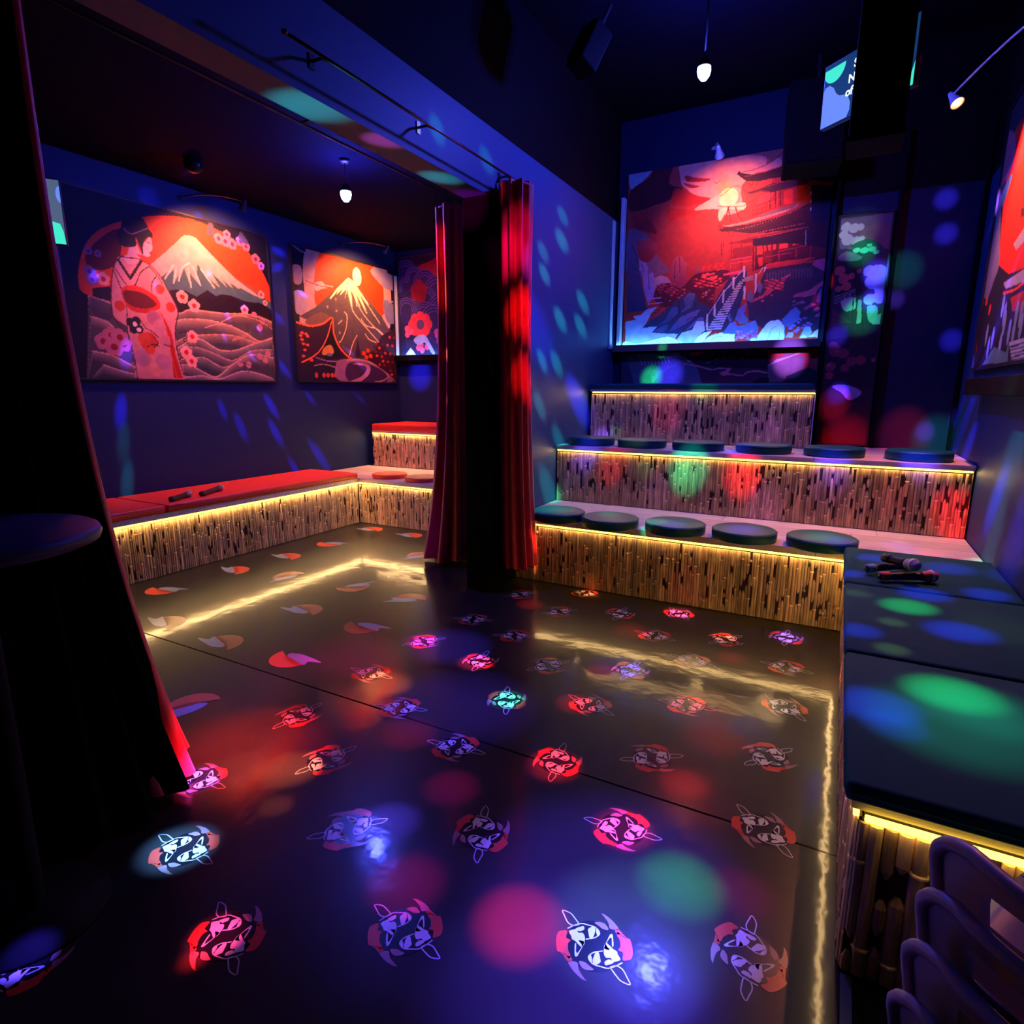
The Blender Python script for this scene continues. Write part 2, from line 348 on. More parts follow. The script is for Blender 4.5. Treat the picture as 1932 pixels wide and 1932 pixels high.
ARTS['moon']='''F|0a0c22|04040e|0|
P|b8907c||1|161,2468 152,2707 220,2943 471,3091 958,3221 1341,3173 1560,2936 1622,2593 1553,2348 1463,2204 149,2093
P|ee3e14||1|305,2545 332,2751 419,2952 597,3102 957,3205 1237,3122 1428,2931 1474,2608 1420,2368 808,2399 350,2347
L|d88c70|6|1|943,3005 1132,3000 1301,2942
C|f4d0a0|26|36|997,2779
P|c89890||1|310,2604 414,2641 474,2613 601,2609 429,2562 324,2526
L|7a3030|5|1|193,2615 329,2592 536,2592 622,2597
P|98807c||1|14,2740 127,2745 134,2606 73,2555 10,2587
P|9a9090||1|-10,2459 144,2494 188,2328 28,2253
P|808090||1|1246,2869 1352,2951 1585,2907 1748,2882 1741,2745 1520,2714
P|6a6a80||1|1459,2573 1728,2504 1718,2330 1524,2311
L|9a9aa8|8|1|33,2948 159,2904 276,2911
L|9a9aa8|8|1|1565,2553 1732,2590
P|4c4a44|483444|0|64,2229 288,2340 530,2517 726,2664 844,2746 967,2684 1199,2524 1420,2368 1546,2228 1709,2154 1676,1550 476,1535 531,2246 315,2166
P|6a5040||1|136,2178 367,2304 532,2262 528,2216 293,2149
P|f4dc98||0|527,2472 644,2592 844,2746 923,2724 1057,2602 1196,2475 1147,2486 1031,2583 1152,2381 961,2589 1044,2410 917,2630 997,2436 882,2625 889,2564 898,2362 831,2557 824,2617 769,2487 812,2616 693,2523 744,2606 638,2524 664,2572 548,2467
L|f0b888|7|1|842,2558 899,2378 1034,2264 1175,2163 1348,2042
L|f0b888|7|1|917,2630 1021,2423 1183,2278 1432,2133
L|f0b888|7|1|1027,2519 1139,2372
L|f0b888|7|1|1100,2528 1266,2385 1375,2272
L|f0b888|7|1|882,2625 955,2510 973,2433
L|f0b888|7|1|759,2347 796,2304 768,2160 690,2029 643,1995
L|f0b888|7|1|1241,2399 1363,2296
L|f0b888|7|1|1036,2297 1129,2224 1306,2207 1459,2135
L|f0b888|7|1|1098,2124 1169,2063 1295,2039
L|f0b888|7|1|706,2248 647,2204
L|f0b888|7|1|762,1764 872,1994 950,2096
C|a88070|5|5|624,2476
C|a88070|5|5|487,2377
C|a88070|5|5|625,2347
C|a88070|5|5|662,2105
P|2a1230||0|960,2064 1005,1839 896,1834
P|2a0c28||0|-55,2160 38,2155 251,2131 508,2229 553,2264 560,2066 682,1919 859,1816 670,1760 -19,1719
P|0c0818||0|407,2024 522,2139 595,1945 675,1824 388,1780
L|f06030|12|1|-55,2160 38,2158 212,2142 398,2181 553,2261 562,2097 639,1947 768,1844 859,1813
L|f06030|9|1|539,2217 449,2027 333,1883 204,1802 60,1744
C|d05038|9|5|87,2058
C|d05038|9|5|145,2049
C|d05038|9|5|65,2028
C|d05038|9|5|163,2028
C|d05038|9|5|81,1986
C|d05038|9|5|97,1943
C|d05038|9|5|155,1932
C|d05038|9|5|111,1878
C|d05038|9|5|86,1811
C|d05038|9|5|201,1772
P|b87838||1|398,1917 508,1955 545,1864 371,1840
C|6058b0|16|6|478,1845
L|8070b0|7|1|265,1805 430,1774 626,1774 811,1798
P|1a1028||0|-74,1731 670,1760 654,1537 -92,1527
L|a87888|7|1|237,1713 384,1734 620,1695
L|604058|5|1|624,1743 610,1552
C|b03828|8|12|259,1608
C|c04030|9|9|374,1611
C|c04030|9|9|438,1612
C|c04030|9|9|503,1613
C|c04030|9|9|559,1615
P|8a5878||1|580,1757 766,1812 1004,1815 1252,1766 1514,1671 1562,1548 654,1537
P|3a2048||1|761,1748 1050,1775 1406,1686 1452,1547 793,1539
P|b07c90||1|855,1751 1048,1742 1095,1694 990,1608 769,1538 960,1541 1142,1644 1148,1746 976,1772
L|c89098|9|1|764,1796 1052,1808 1329,1735 1512,1636 1398,1564 1238,1544
P|300c1c||0|1006,1856 1263,1936 1406,2131 1714,2260 1676,1550 1513,1653 1252,1766
C|c03c28|9|6|1351,1973
C|501020|9|6|1535,1756
C|a82820|9|6|1395,1868
C|c03c28|9|6|1582,1646
C|501020|9|6|1260,1976
C|701828|9|6|1440,1761
C|a82820|9|6|1662,2119
C|c03c28|9|6|1303,1872
C|a82820|9|6|1347,1766
C|c03c28|9|6|1564,2121
C|501020|9|6|1213,1876
C|a82820|9|6|1611,2015
C|701828|9|6|1658,1907
C|c03c28|9|6|1515,2017
C|a82820|9|6|1561,1911
C|501020|9|6|1420,2020
C|701828|9|6|1607,1803
C|c03c28|9|6|1465,1914
C|501020|9|6|1655,1693
C|a82820|9|6|1511,1807
C|501020|9|6|1372,1918
C|701828|9|6|1557,1699
C|c03c28|9|6|1416,1812
C|701828|9|6|1280,1922
C|d83818|12|9|1058,1891
C|d83818|12|9|1135,1929
C|d83818|12|9|1104,1844
C|d83818|12|9|1181,1864'''
ARTS['wave']='''F|10103c|16164a|0|
P|a01c28||1|378,3345 742,3362 753,2726 653,2753 553,2780 466,2886 300,2959 367,3013 510,3078 615,3204
P|0a0a20||1|270,3209 664,3179 586,3071 367,3013 251,3063
P|0a0a20||1|492,3332 670,3436 669,3389 466,3306
C|1a1a58|93.0|93.0|317,2697
R|5050a0|134.85|4|317,2697
R|5050a0|110.57699999999998|4|317,2697
R|5050a0|83.607|4|317,2697
C|1a1a58|74.4|74.4|100,2916
R|5050a0|107.88000000000001|4|100,2916
R|5050a0|88.4616|4|100,2916
R|5050a0|66.8856|4|100,2916
C|1a1a58|55.8|55.8|120,2752
R|5050a0|80.91|4|120,2752
R|5050a0|66.34619999999998|4|120,2752
R|5050a0|50.164199999999994|4|120,2752
C|1a1a58|55.8|55.8|244,2864
R|5050a0|80.91|4|244,2864
R|5050a0|66.34619999999998|4|244,2864
R|5050a0|50.164199999999994|4|244,2864
C|1a1a58|74.4|74.4|411,2771
R|5050a0|107.88000000000001|4|411,2771
R|5050a0|88.4616|4|411,2771
R|5050a0|66.8856|4|411,2771
C|1a1a58|93.0|93.0|600,2638
R|5050a0|134.85|4|600,2638
R|5050a0|110.57699999999998|4|600,2638
R|5050a0|83.607|4|600,2638
C|1a1a58|68.2|68.2|431,2569
R|5050a0|98.89|4|431,2569
R|5050a0|81.0898|4|431,2569
R|5050a0|61.3118|4|431,2569
C|1a1a58|55.8|55.8|270,2477
R|5050a0|80.91|4|270,2477
R|5050a0|66.34619999999998|4|270,2477
R|5050a0|50.164199999999994|4|270,2477
C|1a1a58|86.8|86.8|645,2436
R|5050a0|125.85999999999999|4|645,2436
R|5050a0|103.20519999999998|4|645,2436
R|5050a0|78.0332|4|645,2436
C|1a1a58|68.2|68.2|386,2400
R|5050a0|98.89|4|386,2400
R|5050a0|81.0898|4|386,2400
R|5050a0|61.3118|4|386,2400
C|1a1a58|68.2|68.2|109,2466
R|5050a0|98.89|4|109,2466
R|5050a0|81.0898|4|109,2466
R|5050a0|61.3118|4|109,2466
C|1a1a58|55.8|55.8|600,2155
R|5050a0|80.91|4|600,2155
R|5050a0|66.34619999999998|4|600,2155
R|5050a0|50.164199999999994|4|600,2155
C|1a1a58|86.8|86.8|540,2310
R|5050a0|125.85999999999999|4|540,2310
R|5050a0|103.20519999999998|4|540,2310
R|5050a0|78.0332|4|540,2310
C|8a1830|32|32|319,2758
C|8a1830|32|32|265,2711
C|8a1830|32|32|329,2656
C|8a1830|32|32|370,2704
C|8a1830|32|32|354,2624
C|8a1830|32|32|276,2650
C|c03048|28|28|454,2274
C|c03048|28|28|416,2207
C|c03048|28|28|326,2182
C|c03048|28|28|238,2214
C|c03048|28|28|203,2285
C|c03048|28|28|243,2353
C|c03048|28|28|333,2377
C|c03048|28|28|420,2344
C|40386a|26|26|330,2280
C|b84a78|17|17|113,2237
C|b84a78|17|17|117,2164
C|b84a78|17|17|180,2198
C|b84a78|17|17|293,1991
C|b84a78|17|17|352,1958
C|b84a78|17|17|334,2021
C|b84a78|17|17|433,1997
C|b84a78|17|17|600,2135
C|b84a78|17|17|623,2063
C|b84a78|17|17|588,2176
C|b84a78|17|17|659,1939
P|8090c8||1|216,2087 299,2147 404,2143 468,2058 555,1911 503,1912 402,2050 294,2022
P|a0b8d8||0|73,1907 165,1994 250,1902
P|202858||0|81,2113 203,2088 240,2003 90,1986'''
ARTS['pagoda']='''F|a83830|90201c|25|
P|8098a0||1|16,3568 255,3577 225,3510 126,3422 24,3385
P|4a1018||1|25,3364 205,3462 266,3575 442,3587 399,3383 534,3313 407,3229 296,3208 33,3173
P|d88878||1|523,3594 928,3595 952,3255 733,3196 566,3309 508,3387
P|d88878||1|828,3595 1459,3600 1386,3498 1255,3407 1062,3267 1077,3062 863,3089
P|b05044||1|830,3565 1041,3555 1275,3531 1382,3537 1368,3477 1255,3412 1245,3472 1044,3515 835,3503
P|a02018||1|549,3426 641,3393 780,3363 744,3348 644,3355 562,3374
P|a02018||1|536,3363 618,3337 689,3312 620,3306 565,3329
P|a02018||1|457,3324 568,3289 678,3233 806,3191 735,3166 575,3156 437,3195
P|a02018||1|411,3152 632,3114 713,3094 683,3072 528,3045 417,3043
L|781c18|6|1|818,3333 839,3317 868,3342
P|a02c24|701820|1|33,3163 156,3158 259,3041 304,2941 182,2986 87,3018
L|8c2820|8|1|647,3122 739,3100 963,3102
P|e8a088||1|653,3121 836,3207 952,3250 962,3107 728,3107
L|a83428|7|1|394,2952 477,2964 586,2977 666,2993 718,3023
L|a83428|7|1|393,2973 473,3047 581,3064 687,3092
L|a83428|7|1|647,2868 671,2916 749,2943 854,2951
L|a83428|7|1|665,3014 715,3063 772,3081 871,3074
C|f4c890|150|150|953,3180
L|a84838|8|1|877,3201 928,3230 968,3260 1015,3271 1059,3242 1084,3188 1093,3136
P|f0b890||1|884,3091 1089,3122 1093,3060 960,3077 892,2981
L|902018|10|1|861,3120 1049,3091 1126,3106 1185,3139 1234,3173
P|7a5460||1|11,2995 195,2953 283,2806 357,2692 443,2578 28,2591
P|b04040|901c24|1|116,2898 314,2856 286,2736 207,2690 134,2750
P|66506a|20204c|0|22,2875 51,2888 83,2826 110,2769 131,2686 152,2613 175,2491 226,2295 252,2238 37,2222 14,2778
P|a07894|7868a8|0|135,2729 166,2704 207,2690 233,2639 248,2573 281,2597 302,2536 304,2373 250,2294 203,2418 170,2612 146,2619
P|b08890|8a5a78|0|296,2536 364,2558 422,2537 464,2491 478,2442 341,2343 306,2345
P|a84850|7c2844|0|455,2556 471,2682 513,2715 535,2728 552,2711 563,2721 583,2661 611,2653 605,2565 606,2448 507,2434
P|8a4858|702040|0|680,2506 717,2613 752,2558 751,2501
L|30102c|6|1|51,2883 84,2820 116,2752 131,2680
L|30102c|6|1|499,2679 502,2520
L|30102c|6|1|535,2718 549,2569
L|30102c|6|1|234,2617 255,2431
L|30102c|6|1|173,2671 188,2599
P|4c1020||1|306,2345 335,2452 448,2482 563,2425 679,2527 774,2551 985,2554 1007,2480 892,2386 876,2230 800,2154 517,2251 403,2257
C|8c2c3c|19.599999999999998|15.400000000000002|394,2414
C|a83844|25.816|15.400000000000002|504,2456
C|6a1c34|32.032|15.400000000000002|436,2425
C|8c2c3c|21.447999999999997|15.400000000000002|368,2394
C|a83844|27.664|15.400000000000002|478,2437
C|6a1c34|33.879999999999995|15.400000000000002|411,2406
C|8c2c3c|23.295999999999996|15.400000000000002|337,2462
C|a83844|29.511999999999993|15.400000000000002|453,2418
C|6a1c34|35.727999999999994|15.400000000000002|380,2474
C|8c2c3c|25.144000000000002|15.400000000000002|495,2430
C|a83844|31.360000000000003|15.400000000000002|427,2399
C|6a1c34|20.776000000000003|15.400000000000002|354,2455
C|8c2c3c|26.99199999999999|15.400000000000002|470,2411
C|a83844|33.20799999999999|15.400000000000002|397,2466
C|6a1c34|22.623999999999995|15.400000000000002|328,2436
C|8c2c3c|28.839999999999996|15.400000000000002|444,2392
C|a83844|35.056|15.400000000000002|371,2447
C|6a1c34|24.472|15.400000000000002|486,2404
C|8c2c3c|30.688000000000002|15.400000000000002|414,2459
C|a83844|20.104000000000003|15.400000000000002|346,2428
C|6a1c34|26.320000000000004|15.400000000000002|461,2384
C|8c2c3c|32.535999999999994|15.400000000000002|388,2440
C|a83844|21.952000000000005|15.400000000000002|503,2396
C|6a1c34|28.167999999999992|15.400000000000002|431,2452
C|8c2c3c|34.38399999999998|15.400000000000002|363,2421
C|a83844|23.8|15.400000000000002|473,2463
C|c03c40|16.799999999999997|13.200000000000001|605,2376
C|8c2030|22.128|13.200000000000001|541,2341
C|60142c|27.455999999999996|13.200000000000001|644,2390
C|c03c40|18.383999999999997|13.200000000000001|581,2355
C|8c2030|23.712|13.200000000000001|511,2416
C|60142c|29.04|13.200000000000001|621,2368
C|c03c40|19.967999999999996|13.200000000000001|557,2333
C|8c2030|25.295999999999996|13.200000000000001|487,2394
C|60142c|30.623999999999995|13.200000000000001|597,2347
C|c03c40|21.552|13.200000000000001|527,2408
C|8c2030|26.880000000000003|13.200000000000001|637,2361
C|60142c|17.808000000000003|13.200000000000001|573,2325
C|c03c40|23.135999999999992|13.200000000000001|503,2386
C|8c2030|28.46399999999999|13.200000000000001|613,2339
C|60142c|19.391999999999996|13.200000000000001|543,2400
C|c03c40|24.719999999999995|13.200000000000001|479,2364
C|8c2030|30.047999999999995|13.200000000000001|583,2414
C|60142c|20.976|13.200000000000001|519,2378
C|c03c40|26.304000000000002|13.200000000000001|629,2331
C|8c2030|17.232000000000003|13.200000000000001|559,2392
C|60142c|22.560000000000002|13.200000000000001|495,2356
C|c03c40|27.88799999999999|13.200000000000001|599,2406
C|8c2030|18.816000000000006|13.200000000000001|535,2370
C|60142c|24.143999999999995|13.200000000000001|645,2323
C|e04440|19.599999999999998|15.400000000000002|709,2493
C|c02c30|25.816|15.400000000000002|872,2446
C|7c1428|32.032|15.400000000000002|775,2418
C|e04440|21.447999999999997|15.400000000000002|931,2456
C|c02c30|27.664|15.400000000000002|835,2428
C|7c1428|33.879999999999995|15.400000000000002|733,2485
C|e04440|23.295999999999996|15.400000000000002|895,2438
C|c02c30|29.511999999999993|15.400000000000002|794,2495
C|7c1428|35.727999999999994|15.400000000000002|696,2468
C|e04440|25.144000000000002|15.400000000000002|859,2421
C|c02c30|31.360000000000003|15.400000000000002|757,2477
C|7c1428|20.776000000000003|15.400000000000002|918,2431
C|e04440|26.99199999999999|15.400000000000002|817,2487
C|c02c30|33.20799999999999|15.400000000000002|720,2460
C|7c1428|22.623999999999995|15.400000000000002|882,2413
C|e04440|28.839999999999996|15.400000000000002|781,2469
C|c02c30|35.056|15.400000000000002|942,2423
C|7c1428|24.472|15.400000000000002|841,2479
C|e04440|30.688000000000002|15.400000000000002|744,2452
C|c02c30|20.104000000000003|15.400000000000002|906,2405
C|7c1428|26.320000000000004|15.400000000000002|805,2462
C|e04440|32.535999999999994|15.400000000000002|707,2434
C|c02c30|21.952000000000005|15.400000000000002|864,2471
C|7c1428|28.167999999999992|15.400000000000002|768,2444
C|e04440|34.38399999999998|15.400000000000002|924,2481
C|c02c30|23.8|15.400000000000002|828,2454
C|7c1428|30.015999999999984|15.400000000000002|731,2427
C|e04440|36.232|15.400000000000002|888,2464
C|c02c30|25.64799999999999|15.400000000000002|792,2437
C|7c1428|31.864000000000004|15.400000000000002|689,2493
C|e04440|21.279999999999994|15.400000000000002|852,2446
C|c02c30|27.49600000000001|15.400000000000002|755,2419
C|7c1428|33.71199999999999|15.400000000000002|911,2456
C|e04440|23.127999999999982|15.400000000000002|816,2429
C|f05048|21.0|16.5|826,2492
C|e03c38|27.659999999999997|16.5|773,2527
C|f05048|34.32|16.5|857,2499
C|e03c38|22.979999999999997|16.5|804,2534
C|f05048|29.64|16.5|888,2505
C|e03c38|36.3|16.5|839,2488
C|f05048|24.959999999999994|16.5|785,2522
C|e03c38|31.619999999999994|16.5|869,2494
C|f05048|38.279999999999994|16.5|816,2529
C|e03c38|26.94|16.5|766,2511
C|f05048|33.6|16.5|851,2483
C|e03c38|22.26|16.5|798,2518
C|f05048|28.919999999999987|16.5|882,2490
C|e03c38|35.57999999999999|16.5|829,2524
C|f05048|24.239999999999995|16.5|779,2507
C|e03c38|30.899999999999995|16.5|860,2531
C|b04048|16.799999999999997|13.200000000000001|869,2336
C|702034|22.128|13.200000000000001|830,2299
C|b04048|27.455999999999996|13.200000000000001|785,2357
C|702034|18.383999999999997|13.200000000000001|854,2314
C|b04048|23.712|13.200000000000001|810,2372
C|702034|29.04|13.200000000000001|879,2328
C|b04048|19.967999999999996|13.200000000000001|834,2386
C|702034|25.295999999999996|13.200000000000001|795,2350
C|b04048|30.623999999999995|13.200000000000001|865,2306
C|702034|21.552|13.200000000000001|820,2365
C|b04048|26.880000000000003|13.200000000000001|781,2328
C|702034|17.808000000000003|13.200000000000001|844,2379
C|b04048|23.135999999999992|13.200000000000001|806,2343
C|702034|28.46399999999999|13.200000000000001|875,2299
C|a03044|16.799999999999997|13.200000000000001|331,2244
C|801c38|22.128|13.200000000000001|455,2192
C|5c1434|27.455999999999996|13.200000000000001|377,2260
C|a03044|18.383999999999997|13.200000000000001|303,2219
C|801c38|23.712|13.200000000000001|428,2166
C|5c1434|29.04|13.200000000000001|349,2235
C|a03044|19.967999999999996|13.200000000000001|473,2183
C|801c38|25.295999999999996|13.200000000000001|395,2251
C|5c1434|30.623999999999995|13.200000000000001|322,2210
C|a03044|21.552|13.200000000000001|446,2158
C|801c38|26.880000000000003|13.200000000000001|368,2226
C|5c1434|17.808000000000003|13.200000000000001|294,2185
C|a03044|23.135999999999992|13.200000000000001|413,2242
C|801c38|28.46399999999999|13.200000000000001|340,2201
C|5c1434|19.391999999999996|13.200000000000001|458,2259
C|a03044|24.719999999999995|13.200000000000001|386,2217
C|801c38|30.047999999999995|13.200000000000001|312,2176
C|5c1434|20.976|13.200000000000001|431,2234
C|a03044|26.304000000000002|13.200000000000001|358,2192
C|801c38|17.232000000000003|13.200000000000001|476,2250
C|5c1434|22.560000000000002|13.200000000000001|404,2209
C|a03044|27.88799999999999|13.200000000000001|331,2167
C|801c38|18.816000000000006|13.200000000000001|449,2225
C|5c1434|24.143999999999995|13.200000000000001|377,2183
C|a03044|29.471999999999984|13.200000000000001|297,2252
C|801c38|20.4|13.200000000000001|422,2200
C|5c1434|25.727999999999987|13.200000000000001|343,2269
C|a03044|31.056|13.200000000000001|467,2216
C|801c38|21.98399999999999|13.200000000000001|395,2175
C|5c1434|27.312000000000005|13.200000000000001|316,2243
C|c82c28|23.799999999999997|18.700000000000003|904,2562
C|a81c20|31.348|18.700000000000003|810,2610
C|c82c28|38.895999999999994|18.700000000000003|960,2569
C|a81c20|26.043999999999997|18.700000000000003|866,2616
C|c82c28|33.592|18.700000000000003|776,2596
C|a81c20|41.14|18.700000000000003|922,2623
C|c82c28|28.287999999999997|18.700000000000003|832,2603
C|a81c20|35.83599999999999|18.700000000000003|981,2563
C|c82c28|43.38399999999999|18.700000000000003|888,2610
C|a81c20|30.532|18.700000000000003|798,2590
C|c82c28|38.080000000000005|18.700000000000003|943,2616
C|a81c20|25.228000000000005|18.700000000000003|854,2596
C|c82c28|32.77599999999999|18.700000000000003|764,2576
C|a81c20|40.32399999999999|18.700000000000003|910,2603
C|c82c28|27.471999999999994|18.700000000000003|820,2583
C|a81c20|35.019999999999996|18.700000000000003|965,2609
C|c82c28|42.56799999999999|18.700000000000003|876,2590
C|a81c20|29.716|18.700000000000003|781,2637
C|c82c28|37.264|18.700000000000003|932,2596
C|a81c20|24.412000000000003|18.700000000000003|842,2576
L|300818|9|1|350,2391 375,2357 412,2295 430,2283
L|300818|9|1|399,2431 408,2377 456,2336 493,2285
L|300818|9|1|440,2418 455,2341
L|300818|9|1|479,2329 459,2276
L|300818|9|1|793,2340 807,2297 842,2253
L|300818|9|1|365,2325 400,2312
L|300818|9|1|916,2793 929,2691
L|300818|9|1|932,2797 939,2766
C|c89090|10|20|808,2365
C|b08098|14|9|468,2313
P|30304c|182458|0|269,2132 406,2202 514,2305 595,2353 655,2376 705,2367 737,2291 849,2231 843,1992 533,1966 346,2006 207,2068
P|505878|303c68|0|597,2326 649,2376 705,2362 695,2267 632,2212
P|404c80|283870|0|437,2146 489,2252 540,2249 554,2194 468,2117 354,2073
P|5c5088|383c80|0|499,2066 579,2155 688,2198 758,2215 734,2158 639,2093 529,2032 473,2023
P|303c78||0|321,2029 401,2076 457,2101 454,2057 410,2015
P|50508c||0|637,2027 694,2090 762,2146 801,2138 792,2101
P|484c78||0|577,2193 685,2241 651,2264 587,2214
L|0c1030|8|1|549,2292 565,2199 523,2142
L|0c1030|8|1|693,2294 719,2228
L|0c1030|8|1|638,2109 664,2135 756,2157
L|0c1030|8|1|472,2034 493,2066
L|0c1030|8|1|343,2067 446,2102
P|7c88c0|90a4d0|0|23,2138 131,2150 100,2185 183,2198 240,2245 345,2266 289,2209 246,2122 201,2068 354,2078 298,2019 462,2002 565,1998 534,1949 705,1916 728,1899 33,1892
L|9088b8|13|1|247,2344 375,2346
L|9088b8|13|1|250,2294 395,2301
L|9088b8|13|1|112,2179 195,2192
P|a0b4dc|8098d8|0|557,1948 599,2007 698,2030 732,2104 803,2106 819,2020 757,1968 722,1904 593,1909
P|c0e0f0||1|31,1944 123,1924 213,1932 331,1956 458,1974 522,1955 588,1903 33,1886
P|c0e0f0||0|722,1904 757,1963 810,1999 885,2012 834,1955 805,1902
P|b8d8f0||1|816,1901 866,1964 945,1988 1057,1978 1084,1887
L|5080b8|7|1|42,1955 123,1927 225,1932 360,1961 464,1977 534,1955 588,1909
L|6090c0|6|1|816,1907 856,1959 940,1983
L|6090c0|5|1|880,1915 921,1952 1043,1963
L|6090c0|5|1|419,1942 468,1907
L|6090c0|5|1|350,1939 398,1909
P|26284c||0|819,2020 832,2163 1007,2480 1165,2538 1152,2367 1116,2164 1024,2001
P|9c98d0||0|836,2019 969,2023 968,2038 835,2033
P|9c98cc||0|850,2042 979,2046 978,2061 849,2056
P|9d98c8||0|865,2064 988,2068 987,2083 864,2078
P|9e98c5||0|879,2087 997,2091 996,2105 878,2101
P|9e98c1||0|893,2109 1007,2113 1006,2128 892,2123
P|9f98be||0|908,2131 1016,2135 1015,2150 907,2145
P|a098ba||0|922,2153 1025,2157 1024,2172 921,2167
P|a098b7||0|936,2175 1034,2180 1033,2194 935,2189
P|a198b3||0|950,2197 1043,2202 1042,2216 949,2211
P|a298b0||0|964,2219 1052,2224 1051,2238 963,2233
P|a298ac||0|978,2241 1062,2245 1060,2260 977,2255
P|a398a8||0|992,2263 1071,2267 1070,2282 991,2276
P|a498a5||0|1006,2285 1080,2289 1079,2304 1005,2298
P|a498a1||0|1020,2306 1089,2311 1088,2325 1019,2320
P|a5989e||0|1034,2328 1098,2333 1097,2347 1033,2341
P|a6989a||0|1047,2349 1107,2354 1105,2369 1046,2362
P|a69897||0|1061,2370 1115,2376 1114,2390 1060,2384
P|a79893||0|1075,2392 1124,2397 1123,2411 1074,2405
P|a89890||0|1088,2413 1133,2419 1132,2433 1087,2426
P|b0a0b4||0|823,2169 840,2168 845,2024 828,2025
P|b0a0b4||0|887,2255 904,2254 907,2144 890,2144
P|b0a0b4||0|958,2376 975,2375 978,2260 961,2261
L|a898b0|11|0|832,2153 896,2250 967,2365 1050,2431
P|988480||0|1097,2435 1223,2446 1223,2456 1102,2445
P|988480||0|1118,2449 1222,2462 1222,2472 1122,2460
P|988480||0|1138,2464 1221,2478 1220,2488 1142,2474
L|b4a4b4|11|0|968,2353 1042,2450 1136,2554
P|b4a4b0||0|1039,2487 1057,2486 1061,2379 1045,2380
P|b4a4b0||0|1125,2586 1142,2585 1148,2474 1132,2475
P|b4a4b0||0|1232,2504 1248,2502 1259,2327 1243,2329
P|b4a4b0||0|1305,2560 1321,2559 1326,2459 1311,2461
P|b4a4b0||0|1142,2400 1159,2398 1165,2280 1149,2281
L|c0a8a0|11|0|1242,2477 1276,2510 1315,2595
P|38203c|241840|0|1179,2263 1239,2308 1325,2543 1838,2558 1885,1917 1496,2070 1336,2013 1213,2100
P|5c5468||0|1184,2343 1198,2364 1239,2308 1223,2245 1184,2268
P|60586c||0|1268,2348 1270,2448 1311,2387 1290,2325
P|4c4054||0|1328,2496 1341,2510 1344,2437 1336,2427
P|4c4054||0|1353,2497 1365,2511 1369,2437 1361,2427
P|4c4054||0|1377,2498 1389,2512 1394,2437 1385,2428
P|4c4054||0|1402,2499 1414,2513 1418,2438 1410,2428
P|4c4054||0|1426,2500 1438,2515 1442,2438 1434,2428
P|4c4054||0|1450,2501 1462,2516 1466,2438 1458,2428
P|4c4054||0|1474,2502 1486,2517 1490,2438 1482,2428
P|4c4054||0|1498,2503 1510,2518 1514,2438 1506,2429
P|4c4054||0|1522,2504 1533,2519 1538,2438 1530,2429
P|4c4054||0|1545,2505 1557,2520 1562,2439 1554,2429
P|4c4054||0|1569,2507 1580,2521 1586,2439 1578,2429
P|4c4054||0|1592,2508 1604,2522 1609,2439 1601,2429
P|4c4054||0|1616,2509 1627,2523 1633,2439 1625,2430
P|4c4054||0|1639,2510 1650,2524 1656,2439 1648,2430
P|4c4054||0|1662,2511 1674,2525 1679,2439 1672,2430
P|4c4054||0|1685,2512 1697,2526 1703,2440 1695,2430
C|d84448|19.599999999999998|15.400000000000002|1475,2372
C|b02c40|25.816|15.400000000000002|1412,2429
C|8c1c34|32.032|15.400000000000002|1356,2396
C|d84448|21.447999999999997|15.400000000000002|1454,2352
C|b02c40|27.664|15.400000000000002|1392,2409
C|8c1c34|33.879999999999995|15.400000000000002|1336,2376
C|d84448|23.295999999999996|15.400000000000002|1427,2421
C|b02c40|29.511999999999993|15.400000000000002|1371,2389
C|8c1c34|35.727999999999994|15.400000000000002|1469,2345
C|d84448|25.144000000000002|15.400000000000002|1406,2401
C|b02c40|31.360000000000003|15.400000000000002|1350,2369
C|8c1c34|20.776000000000003|15.400000000000002|1441,2414
C|d84448|26.99199999999999|15.400000000000002|1385,2381
C|b02c40|33.20799999999999|15.400000000000002|1476,2426
C|8c1c34|22.623999999999995|15.400000000000002|1420,2394
C|d84448|28.839999999999996|15.400000000000002|1365,2361
C|b02c40|35.056|15.400000000000002|1455,2407
C|8c1c34|24.472|15.400000000000002|1400,2374
C|d84448|30.688000000000002|15.400000000000002|1336,2431
C|b02c40|20.104000000000003|15.400000000000002|1435,2387
C|8c1c34|26.320000000000004|15.400000000000002|1379,2354
C|d84448|32.535999999999994|15.400000000000002|1469,2399
C|b02c40|21.952000000000005|15.400000000000002|1414,2367
C|8c1c34|28.167999999999992|15.400000000000002|1351,2423
C|d84448|34.38399999999998|15.400000000000002|1449,2379
C|b02c40|23.8|15.400000000000002|1386,2436
C|8c1c34|30.015999999999984|15.400000000000002|1330,2403
C|d84448|36.232|15.400000000000002|1428,2359
C|b02c40|25.64799999999999|15.400000000000002|1365,2416
C|8c1c34|31.864000000000004|15.400000000000002|1463,2372
C|c83c48|18.2|14.3|1338,2335
C|a02c40|23.971999999999998|14.3|1391,2301
C|c83c48|29.743999999999996|14.3|1356,2347
C|a02c40|19.915999999999997|14.3|1327,2318
C|c83c48|25.688|14.3|1375,2358
C|a02c40|31.46|14.3|1346,2330
C|c83c48|21.631999999999998|14.3|1316,2301
C|a02c40|27.403999999999996|14.3|1364,2341
C|c83c48|33.175999999999995|14.3|1335,2313
C|a02c40|23.348|14.3|1383,2352
C|c83c48|29.120000000000005|14.3|1353,2324
C|a02c40|19.292|14.3|1324,2295
C|c83c48|25.06399999999999|14.3|1372,2335
C|a02c40|30.83599999999999|14.3|1343,2307
C|c83c48|21.007999999999996|14.3|1390,2347
C|a02c40|26.779999999999994|14.3|1361,2318
